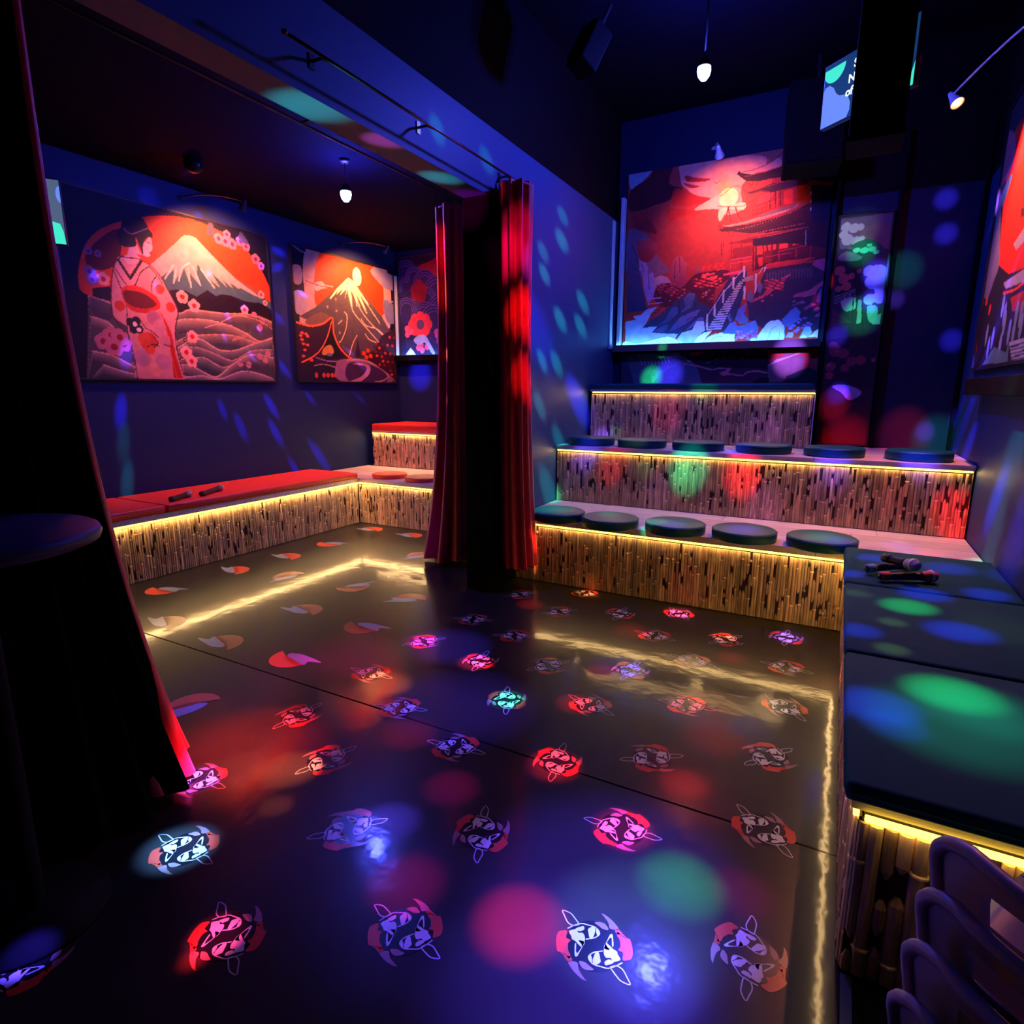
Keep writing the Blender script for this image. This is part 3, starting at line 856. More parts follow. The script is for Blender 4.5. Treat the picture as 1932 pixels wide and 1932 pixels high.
C|c84450|16.799999999999997|13.200000000000001|1292,2299
C|98304c|22.128|13.200000000000001|1259,2282
C|c84450|27.455999999999996|13.200000000000001|1316,2258
C|98304c|18.383999999999997|13.200000000000001|1280,2288
C|c84450|23.712|13.200000000000001|1247,2271
C|98304c|29.04|13.200000000000001|1300,2295
C|c84450|19.967999999999996|13.200000000000001|1268,2278
C|98304c|25.295999999999996|13.200000000000001|1235,2260
C|c84450|30.623999999999995|13.200000000000001|1288,2285
C|98304c|21.552|13.200000000000001|1256,2267
C|c84450|26.880000000000003|13.200000000000001|1308,2291
C|98304c|17.808000000000003|13.200000000000001|1276,2274
C|b85058|16.799999999999997|13.200000000000001|1466,2437
C|8a3448|22.128|13.200000000000001|1510,2464
C|b85058|27.455999999999996|13.200000000000001|1483,2445
C|8a3448|18.383999999999997|13.200000000000001|1527,2472
C|b85058|23.712|13.200000000000001|1500,2452
C|8a3448|29.04|13.200000000000001|1473,2433
C|b85058|19.967999999999996|13.200000000000001|1517,2460
C|8a3448|25.295999999999996|13.200000000000001|1490,2441
P|a04068||0|1564,2276 1596,2304 1693,2323 1765,2374 1828,2415 1831,2379 1769,2338 1745,2284 1668,2269
P|a04070||0|1698,2536 1761,2620 1831,2628 1831,2479 1784,2483
C|805078|18.2|14.3|1606,2218
C|603868|23.971999999999998|14.3|1575,2205
C|805078|29.743999999999996|14.3|1626,2223
C|603868|19.915999999999997|14.3|1595,2210
C|805078|25.688|14.3|1645,2228
C|603868|31.46|14.3|1614,2215
C|805078|21.631999999999998|14.3|1580,2238
C|603868|27.403999999999996|14.3|1634,2220
C|a04878|18.2|14.3|1724,2210
C|7c3068|23.971999999999998|14.3|1691,2186
C|a04878|29.743999999999996|14.3|1652,2225
C|7c3068|19.915999999999997|14.3|1712,2196
C|a04878|25.688|14.3|1679,2172
C|7c3068|31.46|14.3|1733,2205
C|a04878|21.631999999999998|14.3|1700,2181
C|7c3068|27.403999999999996|14.3|1661,2220
C|a04878|33.175999999999995|14.3|1721,2191
C|7c3068|23.348|14.3|1688,2167
C|a04878|29.120000000000005|14.3|1742,2200
C|7c3068|19.292|14.3|1709,2177
C|a85088|18.2|14.3|1771,2102
C|703070|23.971999999999998|14.3|1815,2142
C|a85088|29.743999999999996|14.3|1788,2114
C|703070|19.915999999999997|14.3|1754,2158
C|a85088|25.688|14.3|1805,2125
C|703070|31.46|14.3|1771,2169
C|a85088|21.631999999999998|14.3|1822,2137
C|703070|27.403999999999996|14.3|1795,2108
C|a85088|33.175999999999995|14.3|1762,2152
C|703070|23.348|14.3|1812,2120
C|a85088|29.120000000000005|14.3|1779,2164
C|703070|19.292|14.3|1829,2131
C|a85088|25.06399999999999|14.3|1803,2103
C|703070|30.83599999999999|14.3|1769,2147
C|8a50a8|18.2|14.3|1681,2031
C|6040a0|23.971999999999998|14.3|1627,2089
C|8a50a8|29.743999999999996|14.3|1710,2046
C|6040a0|19.915999999999997|14.3|1665,2009
C|8a50a8|25.688|14.3|1610,2067
C|6040a0|31.46|14.3|1694,2024
C|8a50a8|21.631999999999998|14.3|1639,2082
C|6040a0|27.403999999999996|14.3|1722,2039
C|8a50a8|33.175999999999995|14.3|1677,2002
C|6040a0|23.348|14.3|1623,2060
C|8a50a8|29.120000000000005|14.3|1706,2017
C|6040a0|19.292|14.3|1652,2074
C|8a50a8|25.06399999999999|14.3|1735,2032
C|6040a0|30.83599999999999|14.3|1681,2089
C|8a50a8|21.007999999999996|14.3|1635,2052
C|6040a0|26.779999999999994|14.3|1718,2010
C|8868c0|18.2|14.3|1636,2009
C|6858c0|23.971999999999998|14.3|1610,1984
C|8868c0|29.743999999999996|14.3|1578,2022
C|6858c0|19.915999999999997|14.3|1627,1994
C|8868c0|25.688|14.3|1595,2033
C|6858c0|31.46|14.3|1568,2008
C|8868c0|21.631999999999998|14.3|1617,1979
C|6858c0|27.403999999999996|14.3|1585,2018
C|8868c0|33.175999999999995|14.3|1634,1989
C|6858c0|23.348|14.3|1602,2028
C|8868c0|29.120000000000005|14.3|1575,2003
C|6858c0|19.292|14.3|1624,1974
P|404888||0|1760,2222 1779,2328 1832,2324 1840,2186
P|4858a8||0|1495,2086 1559,2161 1597,2191 1640,2146 1636,2084 1562,2014 1520,2026
P|586cb8|4060a0|0|993,1995 1042,2075 1090,2089 1115,2044 1168,2053 1267,2092 1299,2020 1296,1982 994,1972
P|50589c||0|1016,2137 1041,2169 1063,2091 1035,2092
P|5058a8||0|1089,2111 1109,2197 1145,2222 1180,2258 1167,2151 1207,2111 1130,2066
P|4868a0||0|1124,2066 1155,2157 1207,2105 1205,2062
L|101848|9|1|1050,2190 1045,2114
L|101848|9|1|1104,2198 1083,2117
L|101848|9|1|1166,2162 1213,2100
C|9868c0|23.799999999999997|18.700000000000003|1158,1993
C|8050a8|31.348|18.700000000000003|1290,1957
C|7048a0|38.895999999999994|18.700000000000003|1213,1928
C|9868c0|26.043999999999997|18.700000000000003|1129,1976
C|8050a8|33.592|18.700000000000003|1261,1939
C|7048a0|41.14|18.700000000000003|1178,1987
C|9868c0|28.287999999999997|18.700000000000003|1309,1951
C|8050a8|35.83599999999999|18.700000000000003|1232,1922
C|7048a0|43.38399999999999|18.700000000000003|1148,1970
C|9868c0|30.532|18.700000000000003|1280,1933
C|8050a8|38.080000000000005|18.700000000000003|1197,1981
C|7048a0|25.228000000000005|18.700000000000003|1119,1952
C|9868c0|32.77599999999999|18.700000000000003|1246,1992
C|8050a8|40.32399999999999|18.700000000000003|1168,1964
C|7048a0|27.471999999999994|18.700000000000003|1299,1927
C|9868c0|35.019999999999996|18.700000000000003|1217,1975
C|8050a8|42.56799999999999|18.700000000000003|1138,1946
C|7048a0|29.716|18.700000000000003|1265,1986
C|9868c0|37.264|18.700000000000003|1187,1957
C|8050a8|24.412000000000003|18.700000000000003|1109,1928
C|7048a0|31.960000000000004|18.700000000000003|1236,1969
C|9868c0|39.50799999999999|18.700000000000003|1158,1940
C|8050a8|26.65600000000001|18.700000000000003|1284,1980
C|7048a0|34.20399999999999|18.700000000000003|1207,1951
C|9868c0|41.751999999999974|18.700000000000003|1123,1999
C|8050a8|28.9|18.700000000000003|1255,1962
P|b0b8e0|a0d0f0|0|1281,1907 1317,1981 1364,2049 1398,2080 1470,2084 1520,2026 1529,1925 1520,1909
L|4050a0|9|1|1475,2084 1520,2026 1528,1930
L|6078c0|7|1|1386,1909 1410,1999 1444,2025
L|6078c0|7|1|1484,1975 1479,1911
P|7890d8||0|1655,1926 1687,2009 1730,2017 1750,1964 1729,1923
P|a8a8e0||0|1729,1923 1773,1974 1837,2017 1846,1919
P|a8d0f0||0|1645,1918 1688,1946 1720,1918
P|8878d8||0|1539,1930 1555,1972 1601,1970 1595,1923
P|b8d8f0||0|982,1984 1099,1974 1086,1919 987,1917
P|a8d0f0||0|1233,1908 1247,1930 1285,1928 1281,1907
P|a82820||0|1003,2772 1192,2783 1208,2584 1018,2559
L|501018|9|0|1006,2803 1024,2558
L|501018|9|0|1092,2794 1110,2551
L|501018|9|0|1192,2783 1211,2542
P|7c1c20||0|1022,2738 1185,2748 1191,2659 1028,2648
P|701018||0|981,2787 1190,2814 1193,2773 987,2779
L|d84860|9|0|1013,2639 1192,2651
L|d84860|9|0|1015,2607 1194,2619
P|e03c68||0|956,2521 1116,2542 1091,2515 957,2505
L|d04858|12|0|1013,2639 1018,2559
P|701018|3c0c24|0|1195,2752 1831,2775 1836,2583 1718,2574 1323,2558 1212,2521
P|e83c28||0|1232,2733 1278,2737 1284,2665 1238,2660
P|e83c28||0|1289,2732 1309,2739 1314,2677 1294,2670
P|e83c28||0|1325,2734 1349,2740 1354,2678 1330,2672
P|e83c28||0|1363,2765 1387,2772 1394,2695 1369,2688
P|e83c28||0|1414,2755 1488,2756 1493,2695 1419,2694
P|e83c28||0|1522,2764 1551,2770 1556,2714 1527,2708
P|e83c28||0|1560,2770 1589,2776 1594,2720 1565,2714
P|c83020||0|1245,2638 1286,2640 1292,2566 1262,2559
P|7c1818||0|1282,2686 1364,2689 1372,2590 1291,2582
L|b02c24|12|0|1213,2745 1223,2520
P|d03028|b02030|0|1317,2575 1423,2586 1668,2594 1716,2594 1575,2552 1326,2532
L|b03048|9|0|1415,2673 1553,2690 1658,2705 1830,2692
L|b03048|9|0|1317,2637 1418,2645 1517,2651
L|b03048|9|0|1421,2668 1425,2591
L|b03048|9|0|1558,2685 1565,2608
L|b03048|9|0|1673,2698 1673,2598
P|300c24||0|1191,2797 1344,2811 1621,2846 1855,2868 1876,2646 1510,2733 1196,2740
P|200c28||0|1191,2802 1333,2812 1368,2763 1206,2739
L|701c2c|16|0|992,2781 1190,2813 1353,2826 1587,2860
P|581420|300c20|0|866,2953 928,2930 1087,2927 1292,2944 1488,2985 1618,3042 1721,3053 1843,3085 1867,2837 1597,2853 1301,2842 1145,2854 1011,2884 908,2895
P|d88070||0|872,2952 959,2945 1101,2956 1288,2995 1436,3022 1555,3051 1533,3029 1438,2996 1291,2964 1139,2942 981,2929
P|78585c||0|1217,2994 1386,3028 1550,3051 1509,3022 1388,3003 1239,2976
L|2c0810|9|1|873,2941 961,2921 1103,2925 1292,2944 1488,2985 1628,3036
L|2c0810|9|1|880,2909 984,2892 1143,2880 1322,2895 1492,2940
C|b86870|8|5|1053,2899
C|b86870|8|5|1077,2900
C|b86870|8|5|1101,2902
C|b86870|8|5|1125,2905
C|b86870|8|5|1148,2908
C|b86870|8|5|1172,2912
C|b86870|8|5|1195,2916
C|b86870|8|5|1219,2920
C|b86870|8|5|1242,2924
C|b86870|8|5|1265,2929
C|b86870|8|5|1288,2934
C|b86870|8|5|1311,2939
C|b86870|8|5|1334,2944
C|b86870|8|5|1356,2950
C|b86870|8|5|1379,2955
C|b86870|8|5|1401,2961
C|b86870|8|5|1424,2967
C|b86870|8|5|1446,2972
C|b86870|8|5|1468,2978
C|b86870|8|5|1490,2984
C|b86870|8|5|1512,2991
C|b86870|8|5|1534,2997
C|b86870|8|5|1555,3003
C|b86870|8|5|1577,3010
P|a04050||0|1218,2845 1233,2847 1232,2855 1218,2854
P|a04050||0|1244,2848 1258,2849 1258,2858 1243,2856
P|a04050||0|1269,2850 1284,2852 1283,2860 1269,2858
P|a04050||0|1295,2852 1309,2854 1308,2862 1294,2861
P|a04050||0|1320,2855 1334,2856 1333,2864 1319,2863
P|a04050||0|1345,2857 1359,2858 1358,2867 1344,2865
P|a04050||0|1370,2859 1384,2861 1383,2869 1369,2867
P|a04050||0|1395,2861 1409,2863 1408,2871 1394,2870
P|a04050||0|1419,2864 1433,2865 1433,2873 1419,2872
P|a04050||0|1444,2866 1458,2867 1457,2875 1443,2874
P|a04050||0|1469,2868 1482,2870 1482,2878 1468,2876
P|a04050||0|1493,2870 1507,2872 1506,2880 1492,2878
P|a04050||0|1517,2873 1531,2874 1530,2882 1517,2881
P|a04050||0|1542,2875 1555,2876 1554,2884 1541,2883
P|a04050||0|1566,2877 1579,2878 1578,2886 1565,2885
P|a04050||0|1590,2879 1603,2880 1602,2888 1589,2887
L|781820|14|1|974,2888 981,2861 998,2844 1014,2852 1017,2883
L|781820|12|1|1135,2849 1159,2816 1139,2803
P|901c1c|a02020|0|1139,3074 1310,3103 1370,3223 1602,3224 1615,3082 1433,3052 1146,2987
P|d83424||0|1144,3079 1156,2986 1171,2989 1159,3077
P|d03828||0|1170,3070 1201,3075 1202,3056 1172,3050
P|d03828||0|1173,3037 1198,3042 1199,3026 1174,3019
P|d03828||0|1211,3075 1241,3079 1242,3061 1212,3055
P|d03828||0|1213,3042 1239,3047 1240,3031 1215,3024
P|d03828||0|1251,3080 1281,3084 1283,3066 1253,3060
P|d03828||0|1254,3047 1279,3051 1280,3036 1255,3029
P|d03828||0|1291,3090 1321,3094 1322,3076 1292,3070
P|d03828||0|1293,3057 1318,3061 1319,3046 1295,3039
P|d03828||0|1331,3095 1360,3099 1362,3081 1332,3075
P|d03828||0|1333,3062 1358,3066 1359,3051 1335,3044
P|d82c20||0|1418,3172 1486,3182 1501,3063 1428,3057
L|500c14|16|0|1303,3183 1315,3042
L|500c14|16|0|1349,3177 1359,3050
L|c83030|16|0|1364,3175 1374,3052
L|500c14|16|0|1389,3171 1398,3057
L|b02c30|12|0|1493,3206 1502,3107
L|b02c30|12|0|1517,3205 1526,3103
L|b02c30|12|0|1542,3204 1551,3100
L|b02c30|12|0|1566,3203 1575,3097
L|b02c30|12|0|1589,3202 1599,3094
P|d83c3c||0|1229,3168 1304,3173 1309,3113 1189,3088
P|481428|300c24|0|1103,3201 1144,3205 1298,3243 1366,3263 1558,3283 1615,3284 1603,3204 1422,3186 1314,3172 1222,3194 1146,3180
L|781820|14|1|1070,3236 1109,3200 1146,3185 1221,3199 1304,3178
L|8c2028|12|1|1144,3205 1270,3227 1368,3243 1465,3253
P|981c24||0|1297,3258 1315,3285 1508,3310 1533,3297 1464,3258 1368,3243
L|c84048|8|0|1312,3256 1310,3281
L|c84048|8|0|1332,3257 1330,3282
L|c84048|8|0|1357,3258 1355,3283
L|c84048|8|0|1381,3260 1379,3285
L|c84048|8|0|1406,3261 1404,3286
P|b83038||0|1423,3289 1475,3300 1479,3285 1429,3276
P|4c1018|200818|0|1011,3365 1027,3393 1049,3374 1134,3347 1260,3348 1358,3367 1453,3396 1520,3442 1555,3484 1587,3488 1625,3283 1558,3283 1413,3285 1295,3288 1215,3280 1096,3297 1063,3322
P|d88878||0|1049,3374 1156,3383 1255,3407 1351,3451 1422,3473 1491,3447 1452,3405 1357,3372 1259,3357 1133,3352
P|806858||0|1351,3451 1421,3483 1491,3452 1451,3410 1404,3394
L|200810|10|1|1028,3378 1055,3363 1139,3343 1260,3345 1358,3364 1453,3396 1498,3427
L|701c20|10|1|1054,3379 1156,3383 1265,3411 1341,3452 1418,3521 1465,3590
C|a85860|7|4|1088,3339
C|a85860|7|4|1105,3338
C|a85860|7|4|1123,3339
C|a85860|7|4|1140,3340
C|a85860|7|4|1157,3342
C|a85860|7|4|1175,3343
C|a85860|7|4|1192,3346
C|a85860|7|4|1209,3348
C|a85860|7|4|1226,3351
C|a85860|7|4|1242,3353
C|a85860|7|4|1259,3356
C|a85860|7|4|1276,3360
C|a85860|7|4|1293,3363
C|a85860|7|4|1309,3366
C|a85860|7|4|1326,3370
C|a85860|7|4|1342,3374
C|a85860|7|4|1359,3377
C|a85860|7|4|1375,3381
C|a85860|7|4|1391,3385
C|a85860|7|4|1408,3390
L|602020|14|1|1117,3294 1122,3269 1138,3256 1158,3263 1158,3288
L|602020|12|0|1135,3262 1137,3231
L|602020|12|0|1200,3277 1168,3232
P|100818||0|1478,3597 1550,3532 1602,3429 1629,3234 1834,3176 1781,3723 1466,3736
P|200c28|1c0c30|0|1634,3186 1836,3157 1863,2876 1660,2890
C|b8a8b8|8|28|1635,3123
C|b8a8b8|8|28|1640,3059
C|b8a8b8|8|28|1646,2995
L|9090a0|6|0|1623,2826 1632,2706
P|701818||0|950,3109 961,3107 992,2969 978,2981 957,3067 951,2985 938,2976
P|701818||0|1012,3096 1026,3089 1048,3030 1086,2979 1073,2975 1038,3020
P|902020||0|883,2993 893,2965 927,2940 918,2915 876,2930'''
ARTS['river']='''F|2c1a24|4a2c38|15|
P|444a58|5c6470|0|-55,1835 383,1835 701,1741 771,1664 824,1513 -42,1514
P|303448||0|-41,1801 44,1799 140,1514 -30,1514
L|98a098|6|1|150,1830 188,1785 215,1706
L|98a098|6|1|186,1826 223,1784 250,1707
L|98a098|6|1|221,1822 258,1783 285,1709
L|98a098|6|1|257,1817 293,1782 320,1711
L|98a098|6|1|292,1813 328,1781 355,1712
L|98a098|6|1|327,1809 363,1781 389,1714
L|98a098|6|1|362,1805 397,1780 424,1715
L|98a098|6|1|396,1801 432,1779 458,1717
L|98a098|6|1|431,1797 466,1778 492,1719
L|a8a8a8|9|1|455,1768 544,1788 611,1775 691,1730
L|70808c|5|1|549,1700 417,1625 329,1525
L|70808c|5|1|515,1701 394,1625 329,1525
L|70808c|5|1|481,1701 371,1625 329,1525
L|70808c|5|1|447,1702 348,1625 329,1525
L|70808c|5|1|413,1702 324,1626 329,1525
P|200c14||0|701,1741 909,1853 1395,1849 1411,1656 1079,1660 769,1697
C|6c5050|16|6|881,1801
C|6c5050|16|6|948,1747
C|6c5050|16|6|1020,1750
C|6c5050|16|6|1077,1833
C|6c5050|16|6|1148,1831
C|6c5050|16|6|1222,1793
C|6c5050|16|6|1308,1831
C|6c5050|16|6|1184,1752
C|6c5050|16|6|865,1716
L|c87870|12|1|637,1710 770,1686 901,1650 974,1662 1079,1655
P|d87068||0|977,1619 1089,1660 1060,1623 1083,1597 1011,1592
L|c87870|13|1|1061,1613 1186,1591 1234,1622 1324,1631 1404,1615
P|d04030|8c2c28|0|1387,1829 1463,1847 1836,1846 1848,1610 1778,1581 1529,1634 1429,1666
P|806058||0|1408,1686 1472,1736 1572,1794 1706,1761 1707,1652 1590,1582 1537,1532 1421,1532
L|c8b0a0|6|1|1409,1676 1465,1706 1520,1735
L|c8b0a0|6|1|1418,1684 1483,1714 1543,1744
L|c8b0a0|6|1|1427,1692 1502,1721 1566,1752
L|c8b0a0|6|1|1436,1700 1521,1729 1589,1761
L|c8b0a0|6|1|1445,1708 1539,1737 1612,1769
L|c8b0a0|6|1|1454,1716 1557,1744 1635,1778
L|c8b0a0|6|1|1463,1724 1576,1752 1657,1786
L|c8b0a0|6|1|1472,1732 1594,1760 1680,1794
P|6c8878||1|394,1835 541,1837 588,1797 454,1779
P|b83c44||1|687,1806 857,1844 837,1813 732,1783
P|142820||0|1571,1583 1752,1661 1858,1610 1867,1511 1577,1511
P|100c14||0|1291,1543 1358,1569 1427,1568 1432,1512 1283,1512'''
ARTS['forest']='''F|302838|1c1020|0|
P|584858||0|11,2815 420,2822 424,2548 24,2588
P|6a4c50||1|166,2729 360,2745 415,2558 252,2594 152,2692
C|a09498|38|38|55,2751
C|a09498|38|38|111,2735
C|a09498|28|28|156,2740
C|a09498|44|44|74,2652
C|a09498|38|38|140,2635
C|a09498|34|34|42,2694
C|a09498|24|24|174,2651
P|1c4038||1|97,2600 229,2645 345,2556 313,2520 193,2561
C|68a890|28|19.599999999999998|147,2566
C|68a890|34|23.799999999999997|202,2560
C|68a890|30|21.0|255,2565
C|68a890|20|14.0|234,2596
C|68a890|22|15.399999999999999|285,2538
P|785868||1|21,2529 83,2562 188,2513 155,2487 42,2497
P|0c0c14||0|5,2490 191,2483 230,2283 183,2206 26,2176
C|94403c|40|40|41,2417
C|94403c|40|40|75,2354
C|94403c|26|26|129,2370
C|94403c|36|36|100,2292
C|94403c|26|26|45,2276
C|94403c|18|18|181,2405
L|787878|5|1|22,2217 87,2233 167,2267
L|787878|5|1|24,2198 89,2216 169,2251
L|787878|5|1|26,2180 90,2200 171,2235
L|787878|5|1|28,2161 92,2184 172,2219
C|7c9cac|72.0|72.0|311,2375
C|7c9cac|63.0|63.0|290,2318
C|7c9cac|63.0|63.0|357,2273
C|7c9cac|45.0|45.0|254,2399
C|7c9cac|54.0|54.0|348,2195
C|7c9cac|45.0|45.0|277,2180
P|8ca094||1|74,2173 145,2209 185,2186 183,2115 109,2099
P|6c9488||1|265,2121 328,2127 345,2056 296,1998
P|7c9c90||1|319,2037 406,2073 405,1993 315,1987
L|141c20|9|0|157,2228 177,1983
L|141c20|9|0|181,2226 201,1982
L|141c20|9|0|227,2223 247,1980
P|8c8880||0|194,2185 227,2183 236,2001 204,1992
L|141820|10|0|192,2473 251,1939
P|4c3038||0|22,2114 104,2059 166,2004 15,1991
P|141020||0|16,1876 396,1913 432,1483 24,1483
C|6a2838|50|50|74,1780
C|6a2838|44|44|133,1758
C|6a2838|40|40|197,1693
C|6a2838|40|40|47,1654
C|6a2838|34|34|44,1579
C|6a2838|34|34|154,1642
C|6a2838|40|40|262,1703
C|6a2838|28|28|381,1711
C|6a2838|36|36|50,1823
P|7c7498||1|72,1493 188,1499 298,1441 219,1376 145,1440
C|a09098|22|22|391,1441
P|2c1420|4a1820|0|26,1353 400,1357 419,995 41,977
C|903848|16|16|83,1780
C|903848|16|16|354,1701
C|903848|16|16|36,1665'''
ARTS['torii']='''F|242030|181420|0|
P|c02018|d82c14|0|413,3048 200,3040 154,2885 184,2616 340,2231 693,2122 1049,2096 1132,2277 669,2995
P|8c5060||1|-5,3109 -57,2948 -155,2839 29,2771 275,2823 262,2978
P|607c70||1|238,2766 333,2739 184,2616 30,2681
P|6c6878||1|-184,2847 18,2756 276,2375 347,2221 269,2153 114,2054 -123,2163 -66,2348 -68,2538
P|6c1c24||1|-291,2800 -183,2753 -18,2564 -27,2360 -177,2426 -334,2694
P|b05040||1|-305,2189 -30,2111 -9,2021 -255,2060
C|c82c28|34|34|273,1970
C|c82c28|34|34|122,2044
C|c82c28|34|34|-161,2079
C|c82c28|34|34|-120,1659
C|c82c28|34|34|-58,1687
P|7c1820||1|-404,1886 -62,1858 31,1713 -281,1708
P|9c948c||0|686,2286 893,2329 1121,2294 1216,2146 946,2250 791,2234
P|9c948c||0|564,2092 1054,2087 1252,2090 1308,2004 1099,2021 676,2042
P|501014||0|734,2465 809,2455 845,2400 771,2410
L|e03c28|16|0|611,2026 880,2006 1104,2013 1308,2004
P|b82820|6c2834|0|834,1972 1131,1972 1332,1965 1416,1836 927,1890
C|78888c|34|70|746,1893
C|78888c|34|70|784,1839
C|78888c|34|70|1047,1861
C|78888c|34|70|1192,1786
C|78888c|34|70|1045,1768
C|78888c|34|70|753,1725
C|78888c|34|70|510,1776
C|78888c|34|70|304,1810
C|78888c|34|70|414,1729
C|78888c|34|70|665,1952
C|78888c|34|70|937,1777
C|78888c|34|70|1149,1850
P|507870||0|309,1622 597,1718 947,1664 973,1727 1019,1612
P|a8a8a8||0|979,1718 1300,1719 1496,1711 1570,1597 1124,1608
L|303038|9|0|1032,1691 1318,1692 1512,1686
L|303038|9|0|1046,1671 1330,1673 1524,1669
L|303038|9|0|1060,1652 1343,1655 1535,1651
L|303038|9|0|1073,1632 1355,1637 1546,1634
L|303038|9|0|1087,1613 1367,1619 1557,1617'''
SCALES = {'geisha': (2.8, 1.4), 'moon': (2.9, 1.7), 'wave': (2.4, 1.5), 'pagoda': (.56, .56), 'river': (1.1, 1.1), 'forest': (.95, .95), 'torii': (1.0, 1.0)}
def smooth_poly(P, closed):
    out = []; n = len(P)
    if n < 3: return P
    for i in range(n if closed else n-1):
        a, b, c, d = (P[(i-1) % n], P[i], P[(i+1) % n], P[(i+2) % n]) if closed else (P[max(i-1, 0)], P[i], P[i+1], P[min(i+2, n-1)])
        for t in (0, .25, .5, .75):
            out.append(.5*((2*b)+(-a+c)*t+(2*a-5*b+4*c-d)*t*t+(-a+3*b-3*c+d)*t**3))
    if not closed: out.append(P[-1])
    return np.array(out)
def paint(key, w, h, z0, res):
    """colours of the printed picture on an nx * ny grid; local millimetres from the lower left corner"""
    nx = int(w*1000/res)+1; ny = int(h*1000/res)+1
    U, V = np.meshgrid(np.linspace(0, w*1000, nx), np.linspace(z0*1000, (z0+h)*1000, ny))
    img = np.zeros((ny, nx, 3)); dx = w*1000/(nx-1); dy = h*1000/(ny-1)
    cs, ls = SCALES[key]; rng = np.random.RandomState(3)
    def win(x0, x1, y0, y1):
        return (max(int((y0-z0*1000)/dy)-1, 0), min(int((y1-z0*1000)/dy)+2, ny), max(int(x0/dx)-1, 0), min(int(x1/dx)+2, nx))
    def put(wn, mask, col, col2=None):
        a, b, c, d = wn
        if b <= a or d <= c: return
        col = np.array(hexc(col))
        if col2:
            col2 = np.array(hexc(col2)); v = V[a:b, c:d]; lo, hi = (v[mask].min(), v[mask].max()) if mask.any() else (0, 1)
            t = ((v-lo)/max(hi-lo, 1e-6))[..., None]; cc = col2*(1-t)+col*t
        else: cc = np.broadcast_to(col, (b-a, d-c, 3))
        sub = img[a:b, c:d]; m = mask[..., None].astype(float); img[a:b, c:d] = sub*(1-m)+cc*m
    def disc(x, y, rx, ry, col):
        wn = win(x-rx, x+rx, y-ry, y+ry); a, b, c, d = wn
        if b <= a or d <= c: return
        put(wn, ((U[a:b, c:d]-x)/rx)**2+((V[a:b, c:d]-y)/ry)**2 < 1, col)
    def stroke(P, wd, col):
        wn = win(P[:, 0].min()-wd, P[:, 0].max()+wd, P[:, 1].min()-wd, P[:, 1].max()+wd); a, b, c, d = wn
        if b <= a or d <= c: return
        u = U[a:b, c:d]; v = V[a:b, c:d]; dm = np.full(u.shape, 1e9)
        for (x0, y0), (x1, y1) in zip(P[:-1], P[1:]):
            ex, ey = x1-x0, y1-y0; q = ex*ex+ey*ey+1e-9; t = np.clip(((u-x0)*ex+(v-y0)*ey)/q, 0, 1)
            dm = np.minimum(dm, (u-x0-t*ex)**2+(v-y0-t*ey)**2)
        put(wn, dm < max(wd/2, res*.55)**2, col)
    for ln in ARTS[key].strip().split('\n'):
        k, c1, p1, p2, pts = ln.split('|')
        P = np.array([[float(q) for q in s.split(',')] for s in pts.split()]) if pts else None
        if k == 'F':
            a = np.array(hexc(c1)); b = np.array(hexc(p1)); t = np.linspace(0, 1, ny)[:, None, None]; img[:] = b*(1-t)+a*t
        elif k == 'P':
            if p2 == '1': P = smooth_poly(P, True)
            wn = win(P[:, 0].min(), P[:, 0].max(), P[:, 1].min(), P[:, 1].max()); a, b, c, d = wn
            if b <= a or d <= c: continue
            u = U[a:b, c:d]; v = V[a:b, c:d]; ins = np.zeros(u.shape, bool); n = len(P)
            for i in range(n):
                x0, y0 = P[i]; x1, y1 = P[(i+1) % n]
                if y0 == y1: continue
                ins ^= ((y0 > v) != (y1 > v)) & (u < (x1-x0)*(v-y0)/(y1-y0)+x0)
            put(wn, ins, c1, p1 or None)
        elif k == 'L':
            stroke(smooth_poly(P, False) if p2 == '1' else P, float(p1)*ls, c1)
        elif k == 'C': disc(P[0][0], P[0][1], float(p1)*cs, float(p2)*cs, c1)
        elif k == 'R':
            r = float(p1)*1.6; t = np.linspace(-.6, 3.6, 18); stroke(np.stack([P[0][0]+r*np.cos(t), P[0][1]+r*np.sin(t)], 1), float(p2)*2.4, c1)
        elif k == 'B':
            r = float(p1)*cs; x, y = P[0]
            for i in range(5): disc(x+r*.5*math.cos(i*1.257+.3), y+r*.5*math.sin(i*1.257+.3), r*.55, r*.55, c1)
            disc(x, y, r*.38, r*.38, p2)
    g = rng.rand(ny//6+2, nx//6+2); yy = np.linspace(0, g.shape[0]-1.01, ny); xx = np.linspace(0, g.shape[1]-1.01, nx)
    yi = yy.astype(int)[:, None]; xi = xx.astype(int)[None]; fy = (yy % 1)[:, None]; fx = (xx % 1)[None]
    n = g[yi, xi]*(1-fy)*(1-fx)+g[yi+1, xi]*fy*(1-fx)+g[yi, xi+1]*(1-fy)*fx+g[yi+1, xi+1]*fy*fx
    img *= (.86+.28*n)[..., None]
    return nx, ny, np.clip(img, 0, 1)
